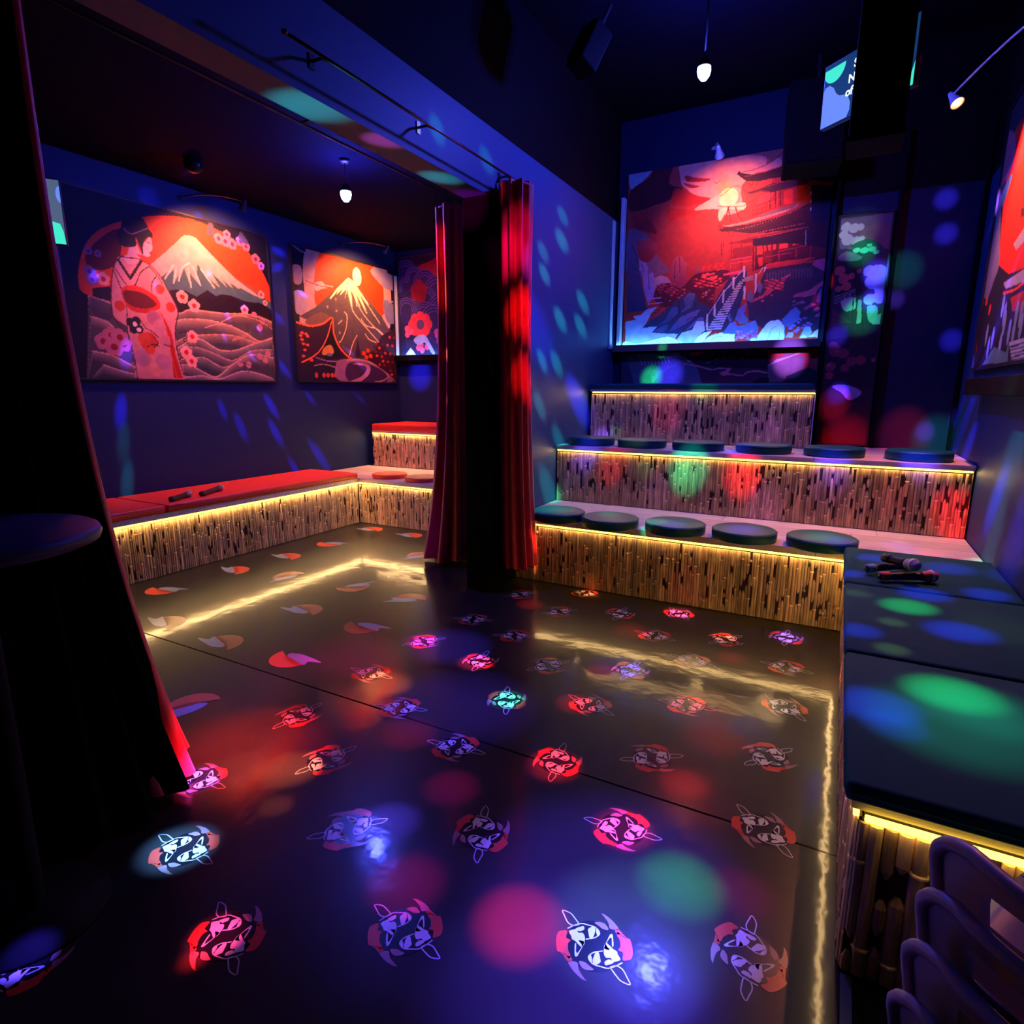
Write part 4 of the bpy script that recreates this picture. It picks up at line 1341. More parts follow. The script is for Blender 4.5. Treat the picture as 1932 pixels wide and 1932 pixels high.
def canvas(name, key, origin, udir, w, h, res, parent, thick=.02):
    """printed board: front grid at origin + u*udir + z, pushed out along normal; sides and back closed"""
    nx, ny, img = paint(key, w, h, origin[2], res)
    o = Vector(origin); ud = Vector(udir)
    us = np.linspace(0, w, nx); vs = np.linspace(0, h, ny); Ug, Vg = np.meshgrid(us, vs)
    co = np.stack([o.x+Ug*ud.x, o.y+Ug*ud.y, o.z+Vg], -1).reshape(-1, 3)
    idx = np.arange(nx*ny).reshape(ny, nx)
    q = np.stack([idx[:-1, :-1], idx[:-1, 1:], idx[1:, 1:], idx[1:, :-1]], -1).reshape(-1, 4)
    me = bpy.data.meshes.new(name); me.vertices.add(len(co)); me.vertices.foreach_set('co', co.ravel())
    me.loops.add(q.size); me.loops.foreach_set('vertex_index', q.ravel()); me.polygons.add(len(q))
    me.polygons.foreach_set('loop_start', np.arange(0, q.size, 4)); me.polygons.foreach_set('loop_total', np.full(len(q), 4)); me.update()
    a = me.color_attributes.new('Col', 'FLOAT_COLOR', 'POINT'); a.data.foreach_set('color', np.concatenate([img.reshape(-1, 3), np.ones((nx*ny, 1))], 1).ravel())
    me.materials.append(M_print)
    return link(name, me, parent)
KOI_SHAPE = {'W': [[(70, 28), (66, 12), (61, 8), (52, 10), (45, 1), (33, 4), (23, 14), (14, 30), (24, 33), (38, 34), (48, 37), (55, 33)], [(66, 8), (62, -11), (58, -15), (51, -10), (52, 2), (57, 7)], [(46, -20), (43, -37), (31, -33), (17, -8), (24, -5), (36, -12)], [(32, -36), (28, -41), (15, -34), (18, -27)], [(34, 25), (21, 15), (12, 33), (3, 52), (1, 59), (6, 62), (30, 42), (30, 37), (11, 53), (9, 46), (18, 27)]], 'L': [[(70, -9), (94, -12), (113, -12), (132, 0), (115, 7), (93, 13), (77, 7), (70, -9)], [(79, 26), (76, 4), (69, -16), (56, -27), (43, -37), (31, -40), (17, -35), (15, -18), (20, -5), (26, 7)]], 'R': [[(70, 73), (84, 55), (82, 42), (74, 32), (60, 47), (47, 42), (43, 54), (27, 67), (15, 70), (7, 80), (24, 81), (35, 87), (44, 91)], [(35, 87), (19, 81), (10, 74), (0, 76), (2, 88), (21, 87)]], 'T': [[(2, 88), (-5, 75), (-15, 70), (-29, 79), (-55, 83), (-63, 82), (-54, 89), (-29, 93), (-12, 92)], [(-12, 64), (-23, 53), (-37, 50), (-51, 48), (-43, 62), (-30, 69)]]}
KOI = [(-0.095, 1.963, 2.39), (-0.122, 2.417, 0.94), (-0.536, 2.182, -2.53), (-0.858, 1.977, 1.78), (-0.514, 1.739, -3.03), (-0.1, 2.874, -0.76), (-0.507, 2.67, -3.02), (-0.904, 2.453, 2.86), (-1.27, 2.303, 2.05), (-0.126, 3.324, -0.07), (-0.473, 3.551, 0.95), (-0.159, 3.756, 1.56), (-0.586, 3.164, 2.99), (-0.846, 2.89, -1.62), (-1.253, 2.731, 0.96), (-0.859, 3.403, 3.03), (-0.818, 3.843, 2.32), (-1.159, 3.655, -1.57), (-1.518, 3.925, 2.93), (-1.524, 3.493, -2.32), (-1.915, 3.672, 0.86), (-1.599, 2.995, -2.72), (-1.6, 2.607, 1.8), (-0.074, 1.451, 1.64), (-0.441, 1.284, 2.67), (-2.025, 2.664, -2.23), (-1.958, 3.097, -2.82), (-2.024, 2.205, -3.08), (-1.671, 2.002, -2.82), (-2.033, 1.727, 1.5), (-1.269, 1.864, -3.0), (-1.672, 1.545, 1.28), (-2.005, 1.219, -3.01), (-0.92, 1.496, 2.01), (-1.324, 1.296, 0.86), (-1.72, 0.976, -3.12), (-1.322, 0.834, 2.66), (-0.91, 1.079, 2.96), (-1.715, 0.54, 1.84)]
PETALS = [(-4.249, 4.729), (-3.718, 4.713), (-4.2, 4.088), (-4.184, 3.555), (-4.228, 3.056), (-4.268, 2.496), (-3.719, 3.174), (-3.179, 4.171), (-3.097, 3.22), (-3.031, 2.685), (-2.555, 3.206), (-2.5, 2.673), (-3.043, 2.075), (-3.63, 2.104), (-2.53, 2.138), (-2.53, 1.55)]
DISCO = [(-2.02, 1.45, 0.0, 0.26, 'r', 2.2), (-1.76, 1.43, 0.0, 0.1, 'o', 2.5), (-1.63, 1.26, 0.0, 0.05, 'o', 0.9), (-1.89, 2.15, 0.0, 0.11, 'o', 3), (-2.27, 2.33, 0.0, 0.22, 'm', 0.6), (-1.5, 1.85, 0.0, 0.1, 'r', 0.9), (-1.14, 1.64, 0.0, 0.09, 'm', 0.9), (-1.22, 1.39, 0.0, 0.085, 'b', 3.2), (-1.01, 1.21, 0.0, 0.1, 'm', 1.2), (-0.65, 1.25, 0.0, 0.11, 'r', 3.2), (-0.86, 1.95, 0.0, 0.09, 'r', 3), (-0.51, 1.74, 0.0, 0.085, 'r', 3.2), (-0.38, 2.08, 0.0, 0.08, 'r', 2.2), (-0.34, 2.46, 0.0, 0.12, 'r', 1.0), (-0.12, 1.66, 0.0, 0.08, 'm', 0.7), (-0.29, 1.6, 0.0, 0.11, 'g', 2.0), (-0.48, 1.51, 0.0, 0.34, 'b', 1.6), (-0.37, 1.4, 0.0, 0.2, 'c', 1.2), (-0.45, 1.15, 0.0, 0.3, 'b', 1.4), (-0.3, 1.27, 0.0, 0.12, 'b', 2.2), (-1.62, 2.57, 0.0, 0.075, 'p', 3.5), (-1.27, 2.31, 0.0, 0.07, 'g', 2.2), (-0.97, 2.43, 0.0, 0.08, 'r', 1.6), (-0.97, 2.8, 0.0, 0.08, 'r', 1.3), (-1.76, 3.53, 0.0, 0.08, 'r', 1.0), (-1.01, 3.41, 0.0, 0.1, 'r', 1.0), (-0.91, 2.9, 0.0, 0.14, 'b', 0.8), (-1.86, 2.69, 0.0, 0.2, 'b', 1.5), (-2.04, 2.66, 0.0, 0.08, 'm', 2.5), (-1.44, 2.16, 0.0, 0.3, 'b', 1.0), (-2.01, 1.22, 0.0, 0.07, 'v', 3.5), (-1.74, 0.97, 0.0, 0.09, 'c', 3.8), (-1.35, 0.82, 0.0, 0.06, 'p', 1.8), (-1.34, 0.75, 0.0, 0.03, 'r', 2.5), (-1.72, 0.54, 0.0, 0.05, 'b', 2.5), (-0.82, 3.86, 0.0, 0.08, 'p', 2.6), (-0.15, 3.77, 0.0, 0.08, 'v', 1.6), (-0.4, 3.31, 0.0, 0.07, 'r', 1.2), (-1.49, 3.93, 0.0, 0.06, 'o', 1.2), (-3.43, 3.8, 0.0, 0.3, 'b', 0.3), (-0.43, 2.71, 0.0, 0.15, 'r', 0.5), (-0.18, 2.79, 0.0, 0.1, 'w', 0.4), (0.09, 3.24, 0.0, 0.08, 'o', 0.5), (-0.49, 3.6, 0.0, 0.07, 'o', 1.0), (-0.9, 1.15, 0.0, 0.25, 'b', 0.3), (-1.32, 1.2, 0.0, 0.3, 'b', 0.15), (-2.51, 2.15, 0.0, 0.25, 'm', 0.25), (-2.53, 1.74, 0.0, 0.25, 'b', 0.2), (-2.15, 4.83, 2.84, 0.05, 't', 1.5), (-2.15, 4.82, 2.65, 0.06, 't', 2), (-2.15, 4.47, 2.5, 0.05, 't', 1.4), (-2.15, 4.5, 2.34, 0.05, 't', 2), (-2.15, 5.31, 2.23, 0.06, 't', 2), (-2.15, 5.27, 2.02, 0.06, 't', 2), (-2.15, 4.82, 2.03, 0.06, 't', 2.2), (-2.15, 4.48, 1.68, 0.05, 't', 2), (-2.15, 4.76, 1.67, 0.06, 't', 1.8), (-2.15, 4.44, 1.33, 0.06, 't', 1.4), (-2.15, 5.25, 1.36, 0.12, 'b', 2.5), (-2.15, 4.84, 1.02, 0.07, 't', 1.2), (-2.15, 4.64, 0.61, 0.1, 't', 1.2), (-2.15, 4.35, 1.92, 0.18, 'b', 1.2), (-2.15, 3.08, 2.88, 0.06, 't', 1.2), (-2.15, 3.62, 2.89, 0.06, 't', 1.0), (-2.15, 5.87, 0.68, 0.1, 'b', 0.8), (-2.22, 2.2, 2.69, 0.14, 't', 3), (-2.17, 2.65, 2.69, 0.08, 'p', 4), (-2.24, 3.23, 2.69, 0.08, 't', 2.5), (-2.24, 3.68, 2.69, 0.12, 'm', 1.5), (-5.3, 4.69, 2.85, 0.07, 'b', 5), (-5.3, 4.66, 2.69, 0.07, 'b', 5), (-5.3, 4.62, 2.19, 0.07, 'b', 4), (-5.3, 4.65, 1.67, 0.07, 'b', 4), (-5.3, 4.45, 1.28, 0.08, 'b', 4.5), (-5.3, 4.48, 1.0, 0.08, 'b', 4.5), (-5.3, 5.08, 0.69, 0.1, 'b', 4.5), (-5.3, 4.71, 0.58, 0.07, 'b', 4), (-5.3, 4.06, 1.08, 0.08, 'b', 2.5), (-5.3, 3.87, 1.26, 0.06, 'b', 2.5), (-5.3, 2.92, 1.27, 0.09, 'b', 4), (-5.3, 2.9, 0.67, 0.1, 't', 2), (-5.3, 2.91, 1.01, 0.1, 't', 1), (-5.3, 4.99, 1.36, 0.05, 'b', 3), (-5.3, 5.79, 1.35, 0.05, 'b', 1.5), (-5.3, 2.82, 2.3, 0.06, 'b', 5), (-5.3, 3.0, 1.7, 0.1, 'b', 5), (-5.3, 4.02, 2.11, 0.05, 'b', 5), (-5.3, 4.21, 2.23, 0.05, 'b', 4), (-5.3, 4.38, 2.01, 0.04, 'b', 5), (-5.3, 3.97, 1.9, 0.04, 'b', 5), (-5.3, 4.27, 1.74, 0.05, 'b', 4), (-5.3, 3.86, 2.48, 0.04, 'v', 3), (-5.3, 3.81, 2.99, 0.07, 'b', 3), (-5.3, 4.24, 2.86, 0.06, 'b', 3.5), (-5.3, 4.47, 2.68, 0.05, 'b', 3), (-5.3, 3.33, 2.29, 0.05, 'v', 2.5), (-5.3, 3.9, 2.3, 0.03, 'b', 2), (-5.3, 3.69, 3.3, 0.2, 'b', 0.8), (-5.3, 3.36, 3.02, 0.2, 'b', 0.8), (-5.3, 5.01, 2.45, 0.05, 'b', 5), (-5.3, 5.39, 2.81, 0.03, 'b', 2), (-5.3, 5.71, 1.86, 0.05, 'v', 2.5), (-5.3, 5.93, 1.68, 0.05, 'v', 2), (-4.96, 6.6, 1.64, 0.16, 'b', 3.5), (-1.74, 6.2, 1.57, 0.09, 'g', 3), (-1.56, 6.2, 1.6, 0.12, 'b', 3.5), (-0.46, 6.2, 1.72, 0.12, 'v', 4), (-1.64, 6.2, 1.81, 0.04, 'g', 1.5), (0.13, 5.86, 2.39, 0.08, 'b', 6), (0.13, 5.86, 2.18, 0.07, 'b', 5), (-0.09, 5.86, 1.91, 0.07, 'b', 4), (-0.04, 5.86, 1.44, 0.07, 'b', 4), (-0.06, 5.86, 1.35, 0.1, 'r', 1.5), (0.02, 5.86, 2.55, 0.09, 'g', 1.4), (0.07, 5.86, 2.06, 0.12, 'g', 1.4), (-0.09, 5.86, 2.7, 0.14, 'w', 0.3), (0.05, 5.86, 1.04, 0.16, 'r', 1.2), (-0.21, 5.86, 2.34, 0.05, 'r', 1), (0.54, 5.9, 2.88, 0.07, 'b', 3), (0.57, 5.9, 2.63, 0.07, 'b', 3), (0.7, 5.9, 1.84, 0.07, 'b', 3), (0.47, 5.9, 1.1, 0.16, 'r', 2.2), (0.61, 5.9, 1.13, 0.06, 'v', 3), (0.69, 5.9, 1.07, 0.14, 't', 1.6), (0.32, 5.9, 2.39, 0.12, 't', 0.8), (0.29, 5.9, 2.17, 0.06, 'v', 1.5), (0.8, 5.16, 1.46, 0.09, 'b', 3), (0.8, 5.63, 1.41, 0.06, 'b', 2), (0.8, 4.01, 1.28, 0.08, 'b', 2.5), (0.8, 5.18, 1.09, 0.08, 'b', 2), (0.8, 4.15, 0.87, 0.09, 'b', 2.5), (0.8, 3.98, 1.07, 0.15, 't', 1), (0.8, 4.09, 0.61, 0.1, 't', 0.8), (0.8, 3.58, 0.81, 0.15, 'b', 1), (0.8, 4.7, 2.0, 0.04, 'b', 4), (0.8, 4.44, 1.81, 0.04, 'b', 4), (0.8, 5.01, 1.65, 0.05, 'b', 4), (0.8, 5.01, 2.78, 0.07, 'v', 4), (-1.37, 5.5, 1.27, 0.14, 'r', 1.2), (-1.87, 5.5, 1.04, 0.06, 'g', 0.8), (-0.53, 5.5, 1.12, 0.1, 'v', 1.2), (-0.88, 5.5, 1.35, 0.1, 'o', 0.6), (-1.64, 4.79, 0.83, 0.11, 'r', 2.4), (-1.05, 4.79, 0.84, 0.06, 'g', 1.2), (-0.61, 4.79, 0.83, 0.12, 'r', 9), (-1.97, 4.79, 0.76, 0.12, 'b', 1.0), (-0.04, 4.79, 0.81, 0.12, 'v', 1.2), (0.74, 4.79, 0.63, 0.12, 'r', 6), (-0.45, 4.79, 0.58, 0.12, 'v', 1.3), (-1.35, 4.79, 0.85, 0.07, 'g', 0.8), (0.38, 4.79, 0.74, 0.1, 'r', 0.5), (0.57, 4.79, 0.9, 0.1, 'v', 0.8), (0.23, 3.75, 0.55, 0.07, 'b', 3), (0.12, 3.36, 0.55, 0.06, 'b', 3), (0.57, 3.71, 0.55, 0.1, 'b', 2.6), (0.41, 3.16, 0.55, 0.09, 'b', 3.5), (0.66, 3.3, 0.55, 0.08, 'b', 3), (0.14, 3.03, 0.55, 0.05, 'o', 1.3), (0.33, 2.94, 0.55, 0.09, 'g', 3.0), (0.26, 2.7, 0.55, 0.045, 'o', 2.0), (0.24, 2.4, 0.55, 0.05, 'o', 2.0), (0.14, 2.54, 0.55, 0.07, 'b', 2.6), (0.48, 2.71, 0.55, 0.1, 'b', 3.6), (0.38, 2.11, 0.55, 0.11, 'g', 3.6), (0.17, 1.92, 0.55, 0.1, 'b', 3.2), (0.21, 1.82, 0.55, 0.07, 'b', 1.6), (0.36, 1.9, 0.55, 0.2, 't', 1.0), (0.64, 2.81, 0.55, 0.15, 'o', 0.4), (0.44, 2.04, 0.55, 0.15, 't', 1), (0.39, 4.4, 0.5, 0.08, 'v', 3), (0.44, 4.24, 0.5, 0.06, 'b', 2.5), (0.54, 4.23, 0.5, 0.05, 'p', 3), (-0.93, 4.7, 0.5, 0.06, 'b', 1.4), (-1.78, 4.46, 0.5, 0.05, 'r', 2), (-1.28, 4.93, 0.5, 0.1, 'v', 0.6), (-0.98, 4.59, 1.05, 0.12, 't', 2.5), (-1.81, 4.66, 1.05, 0.1, 'b', 1.6), (-0.68, 4.87, 1.05, 0.1, 'b', 1.6), (-0.03, 4.68, 1.05, 0.1, 'b', 1.6), (0.47, 4.76, 1.05, 0.1, 'b', 2), (-1.47, 4.87, 1.05, 0.1, 'o', 1), (-1.88, 4.11, 0.56, 0.15, 't', 2.2), (-1.41, 4.1, 0.56, 0.08, 't', 1.8), (-1.06, 4.03, 0.56, 0.08, 't', 2.6), (-0.93, 4.01, 0.56, 0.08, 'b', 2), (-0.49, 4.07, 0.56, 0.1, 'b', 2.4), (-0.02, 4.09, 0.56, 0.1, 't', 1.6), (0.06, 4.03, 0.56, 0.08, 'b', 1.8), (-1.07, 5.5, 1.49, 0.1, 'g', 3), (-2.64, 4.08, 2.46, 0.16, 'r', 1.8), (-2.69, 4.08, 2.15, 0.12, 'o', 0.9), (-2.66, 4.07, 1.64, 0.05, 'w', 2.5), (-2.6, 4.07, 1.21, 0.05, 'w', 2.5), (-1.91, 3.75, 1.99, 0.12, 'r', 1.0), (-1.96, 3.75, 2.43, 0.16, 'm', 0.5), (-1.9, 3.75, 1.58, 0.1, 'r', 0.7), (-2.05, 3.7, 2.33, 0.12, 'm', 0.8), (-1.92, 3.9, 0.31, 0.04, 'o', 1)]  # red curtain entries add the red lamps' glow, wide teal pad entries add ambient
# ------------------------------------------------------------------ the setting
def grid_floor():
    # two sheets of vinyl meeting at a seam (y = 1.95), a dark carpet strip right of the stage edge
    f = struct(empty('floor'))
    f['label'] = None if False else 'dark glossy vinyl floor printed with koi and red petals'
    bm = bmesh.new(); bx(bm, -5.3, -1.6, -.05, .135, 1.948, 0, .003, 1); finish('vinyl_sheet', bm, M_floor, f)
    bm = bmesh.new(); bx(bm, -5.3, 1.952, -.05, .135, 6.6, 0, .003, 1); finish('vinyl_sheet', bm, M_floor, f)
    box('carpet', (.135, -1.6, -.06), (.8, 1.55, -.01), M_black, f)
    box('subfloor', (-5.3, -1.6, -.1), (.8, 6.6, -.06), M_black, f)
    return f
floor = grid_floor()
for p in floor.children:
    pass
struct(box('wall_left', (-5.45, -1.6, -.1), (-5.3, 6.7, 4.1), M_navy))
struct(box('wall_back', (-5.3, 6.6, 0), (-2.33, 6.75, 4.1), M_navy))
def wb():
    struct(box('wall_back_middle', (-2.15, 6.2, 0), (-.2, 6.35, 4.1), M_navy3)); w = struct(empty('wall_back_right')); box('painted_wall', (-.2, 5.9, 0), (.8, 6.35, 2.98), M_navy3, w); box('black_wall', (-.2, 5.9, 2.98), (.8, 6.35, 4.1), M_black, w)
wb()
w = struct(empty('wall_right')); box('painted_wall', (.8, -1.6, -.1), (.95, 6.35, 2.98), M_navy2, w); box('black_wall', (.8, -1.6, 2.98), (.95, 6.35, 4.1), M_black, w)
def wp():
    w = struct(empty('wall_middle'))
    bm = bmesh.new(); bx(bm, -2.33, 4.0, 0, -2.15, 6.6, 3.1); bx(bm, -2.33, .9, 2.69, -2.15, 4.0, 3.1); finish('painted_wall', bm, M_wall2, w)
    bm = bmesh.new(); bx(bm, -2.33, -1.6, 3.1, -2.15, 6.6, 4.1); bx(bm, -2.33, -1.6, 0, -2.15, .9, 3.1); finish('black_wall', bm, M_black, w)  # upper part painted black where the light is blocked
    return w
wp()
struct(box('wall_front', (-5.3, -1.75, -.1), (.8, -1.6, 4.1), M_black))
struct(box('ceiling', (-5.3, -1.6, CEIL), (.8, 6.6, CEIL+.1), M_ceil))
struct(box('ceiling_lowered', (-5.3, -1.6, 3.2), (-2.33, 6.6, 3.28), M_ceil))
p = struct(box('pillar', (-2.34, 3.62, 0), (-2.13, 4.0, 2.69), M_black, bev=.006)); p['label'] = 'black square pillar between the two red curtains'; 
struct(box('trim_1', (.135, -1.6, -.01), (.16, 1.5, .012), M_blackp))

# ------------------------------------------------------------------ stepped seating clad in split bamboo
def cane_mesh(name, length, z0, z1, origin, udir, ndir, seed, pitch=.0165, gap=.42, parent=None, single=False):
    """split canes side by side along udir; some have pieces missing so the dark board shows"""
    rnd = random.Random(seed); O = Vector(origin); U = Vector(udir); Nn = Vector(ndir)
    V = []; F = []; C = []; objs = []
    def flush():
        me = bpy.data.meshes.new(name); me.from_pydata([tuple(v) for v in V], [], F); me.materials.append(M_bamboo)
        a = me.color_attributes.new('Col', 'FLOAT_COLOR', 'POINT'); a.data.foreach_set('color', np.array(C, dtype=float).ravel())
        o = link(name, me, parent)
        if not single: o['kind'] = 'stuff'
        objs.append(o); V.clear(); F.clear(); C.clear()
    u = 0
    while u < length-.004:
        w = min(pitch*rnd.uniform(.75, 1.25), length-u); r = w*.53; uc = u+w/2; base = rnd.uniform(.55, 1.15); red = rnd.uniform(.8, 1.1)
        # segments of the cane
        cuts = [z0]; H = z1-z0
        if rnd.random() < gap:
            for _ in range(1 if rnd.random() < .6 else 2):
                g0 = z0+H*rnd.uniform(.04, .9); cuts += [g0, min(g0+rnd.uniform(.02, .09), z1)]
        cuts = sorted(cuts+[z1]); segs = [(cuts[i], cuts[i+1]) for i in range(0, len(cuts)-1, 2)]
        node = z0+H*rnd.uniform(.1, .95)
        for a, b in segs:
            if b-a < .01: continue
            ta = 1 if a <= z0+.001 else .3; tb = 1 if b >= z1-.001 else .3; tl = min(.022, (b-a)*.4)
            zs = [(a, ta, 1), (a+tl, 1, 1), (b-tl, 1, 1), (b, tb, 1)]
            if a+.04 < node < b-.04: zs = [(a, ta, 1), (a+tl, 1, 1), (node-.006, 1, 1), (node-.002, 1.25, 1.7), (node+.003, 1.25, 1.8), (node+.007, 1, .6), (b-tl, 1, 1), (b, tb, 1)]
            wob = rnd.uniform(-.0015, .0015); dep = rnd.uniform(0, .003); k0 = len(V)
            for zz, rr, cc in zs:
                for k in range(5):
                    th = math.pi*k/4
                    V.append(O+U*(uc+wob+r*rr*.98*math.cos(th))+Nn*(dep+r*.75*rr*math.sin(th)+.001)+Vector((0, 0, zz)))
                    c = base*cc; C.append((c*.66, c*.43*red**.3, c*.21*red, 1))
            for i in range(len(zs)-1):
                for k in range(4): F.append((k0+i*5+k, k0+i*5+k+1, k0+i*5+5+k+1, k0+i*5+5+k))
            F.append(tuple(k0+k for k in range(5))); n = len(zs)-1; F.append(tuple(k0+n*5+k for k in range(4, -1, -1)))
        u += w
        if single and V: flush()
    if not single: flush()
    return objs
def step(label, body, riser, boards, led, seed, group='bamboo clad seating steps'):
    """body box; riser = (x0, x1, y, z0, z1) faces -y; boards laid along x on top"""
    t = tag(empty('seating_step', (0, 0, 0)), label, 'seating step', group)
    box('step_body', body[0], body[1], M_body, t)
    x0, x1, y, z0, z1 = riser
    box('backing_board', (x0, y-.004, z0), (x1, y, z1), M_backing, t)
    cane_mesh('bamboo_cladding', x1-x0, z0+.004, z1-.008, (x0, y-.004, 0), (1, 0, 0), (0, -1, 0), seed, parent=t)
    bx0, by0, bx1, by1, zb, zt, nrow = boards
    rnd = random.Random(seed); h = (by1-by0)/nrow
    for i in range(nrow):
        x = bx0; cut = rnd.uniform(.5, 1.2)
        while x < bx1-.01:
            xe = min(x+cut, bx1); 
            if bx1-xe < .15: xe = bx1
            box('plank', (x+.001, by0+i*h+.001, zb), (xe-.001, by0+(i+1)*h-.001, zt), M_plank if rnd.random() < .6 else M_plank2, t, bev=.0015, seg=1)
            x = xe; cut = rnd.uniform(.9, 1.3)
    s = box('led_strip', (led[0], y-.014, z1+.001), (led[1], y-.001, z1+.012), M_led, t, bev=.002, seg=1); s['label'] = 'glowing warm yellow light strip'
    return t
M_plank2 = mat('pale_wood_plank_darker', (.58, .45, .36), rough=.5, noise=.18, nscale=7, stretch=(1, 7, 7), bump=.1, bscale=40)
step('lowest bamboo-clad step in the right-hand room with the wide pale plank tread', ((-2.13, 4.03, 0), (.79, 4.78, .455)), (-2.14, .125, 4.03, 0, .438), (-2.14, 4.005, .795, 4.785, .455, .5, 4), (-2.13, .125), 11)
step('middle bamboo-clad step in the right-hand room, below six round cushions', ((-2.13, 4.79, 0), (.79, 5.88, .949)), (-2.14, .79, 4.79, .5, .935), (-2.14, 4.765, .795, 5.89, .95, .985, 5), (-2.135, .785), 12)
t3 = step('topmost bamboo-clad step in the right-hand room under the pagoda mural', ((-2.1, 5.5, .986), (-.21, 6.17, 1.439)), (-2.11, -.21, 5.5, .986, 1.425), (-2.12, 5.48, -.205, 6.17, 1.44, 1.462, 3), (-2.1, -.2), 13)
box('end_panel', (-.21, 5.5, .986), (-.202, 5.88, 1.43), M_frame, t3)
s = box('end_trim', (-.202, 5.5, 1.0), (-.194, 5.515, 1.43), M_pale, t3)
step('lower bamboo-clad step in the left-hand room with three red cushions', ((-5.28, 4.96, 0), (-2.34, 5.895, .455)), (-4.6, -2.34, 4.96, 0, .438), (-5.28, 4.937, -2.35, 5.877, .455, .5, 4), (-4.6, -2.35), 14)
step('upper bamboo-clad step in the left-hand room topped with red upholstery', ((-5.19, 5.905, 0), (-2.34, 6.58, .92)), (-5.2, -2.34, 5.9, .5, .905), (-5.2, 5.88, -2.35, 6.58, .92, .945, 3), (-5.2, -2.35), 15)
def strip_light(a, b, n, power):
    A = Vector(a); B = Vector(b); L_ = (B-A).length
    o = lamp('AREA', 'strip_light', tuple((A+B)/2+Vector(n)*.018), (1.0, .62, .26), power*L_, tuple((A+B)/2+Vector(n)*.6+Vector((0, 0, -1))), shape='RECTANGLE', size=L_, size_y=.012)
    # long side along the strip
    x = (B-A).normalized(); d = (Vector(n)*.6+Vector((0, 0, -1))).normalized(); z = -d; y = z.cross(x)
    o.matrix_world = Matrix(((x.x, y.x, z.x, o.location.x), (x.y, y.y, z.y, o.location.y), (x.z, y.z, z.z, o.location.z), (0, 0, 0, 1)))
for a, b, n in (((-2.12, 4.03, .44), (.12, 4.03, .44), (0, -1, 0)), ((-2.12, 4.79, .937), (.78, 4.79, .937), (0, -1, 0)), ((-2.1, 5.5, 1.427), (-.21, 5.5, 1.427), (0, -1, 0)),
                ((-4.58, 4.96, .44), (-2.36, 4.96, .44), (0, -1, 0)), ((-5.19, 5.9, .907), (-2.36, 5.9, .907), (0, -1, 0)), ((-4.6, 0, .44), (-4.6, 4.92, .44), (1, 0, 0)),
                ((.135, 1.54, .44), (.135, 4.0, .44), (-1, 0, 0)), ((.15, 1.53, .44), (.77, 1.53, .44), (0, -1, 0))): strip_light(a, b, n, STRIPW*(.25 if b[0] == .77 else (2.4 if a[0] < -4 else 1)))
# benches along the side walls
def bench(label, x0, x1, y0, y1, face, seed, near=False):
    t = tag(empty('bench'), label, 'bench', None)
    box('bench_body', (x0+.01, y0+.02, 0), (x1-.005, y1, .455), M_body, t)
    zt = .438
    if face > 0:  # cladding looks towards +x
        box('backing_board', (x1-.006, y0, 0), (x1, y1, zt), M_backing, t); cane_mesh('bamboo_cladding', y1-y0, .004, zt-.008, (x1, y0, 0), (0, 1, 0), (1, 0, 0), seed, parent=t)
        s = box('led_strip', (x1+.001, y0, zt-.002), (x1+.014, y1, zt+.013), M_led, t, bev=.002, seg=1)
        n = 4
        for i in range(n): box('plank', (x0, y0+(y1-y0)*i/n+.001, .455), (x1+.02, y0+(y1-y0)*(i+1)/n-.001, .5), M_plank, t, bev=.0015, seg=1)
    else:
        box('backing_board', (x0, y0, 0), (x0+.006, y1, zt), M_backing, t); cane_mesh('bamboo_cladding', y1-y0, .004, zt-.008, (x0, y1, 0), (0, -1, 0), (-1, 0, 0), seed, parent=t)
        s = box('led_strip', (x0-.014, y0, zt-.002), (x0-.001, y1, zt+.013), M_led, t, bev=.002, seg=1)
        for i in range(3): box('plank', (x0-.02, y0+(y1-y0)*i/3+.001, .455), (x1, y0+(y1-y0)*(i+1)/3-.001, .5), M_plank2, t, bev=.0015, seg=1)
    s['label'] = 'glowing warm yellow light strip'
    if near:
        box('backing_board', (x0, y0, 0), (x1-.01, y0+.004, zt), M_backing, t)
        cane_mesh('bamboo_cane', x1-x0-.01, .004, zt-.008, (x0, y0, 0), (1, 0, 0), (0, -1, 0), seed+9, pitch=.030, gap=.75, parent=t, single=True)
        s = box('led_strip', (x0+.01, y0-.014, zt-.002), (x1-.01, y0-.001, zt+.013), M_led, t, bev=.002, seg=1); s['label'] = 'glowing warm yellow light strip'
    return t
bench('long bamboo-clad bench under the geisha picture, topped with red pads', -5.29, -4.6, -.6, 4.93, 1, 21)
bench('bench along the right wall topped with dark green pads', .135, .79, 1.53, 4.0, -1, 22, near=True)

# ------------------------------------------------------------------ pads and cushions
def pad(name, a, b, m, label, cat, group, bev=.015):
    t = tag(empty(name), label, cat, group)
    box('pad_cover', a, b, m, t, bev=bev, seg=3, smooth=True)
    z = (a[2]+b[2])/2; bm = bmesh.new(); e = .001
    tube(bm, [(a[0]+bev, a[1]-e, z), (b[0]-bev, a[1]-e, z), (b[0]+e, a[1]+bev, z), (b[0]+e, b[1]-bev, z), (b[0]-bev, b[1]+e, z), (a[0]+bev, b[1]+e, z), (a[0]-e, b[1]-bev, z), (a[0]-e, a[1]+bev, z), (a[0]+bev, a[1]-e, z)], .0025, 6)
    finish('piping', bm, m, t, True); return t
gG = 'dark green pads on the right-hand bench'
pad('seat_pad', (.095, 3.21, .501), (.79, 3.96, .552), M_tealmat, 'dark green bench pad farthest from the camera, with microphones lying on it', 'seat pad', gG)
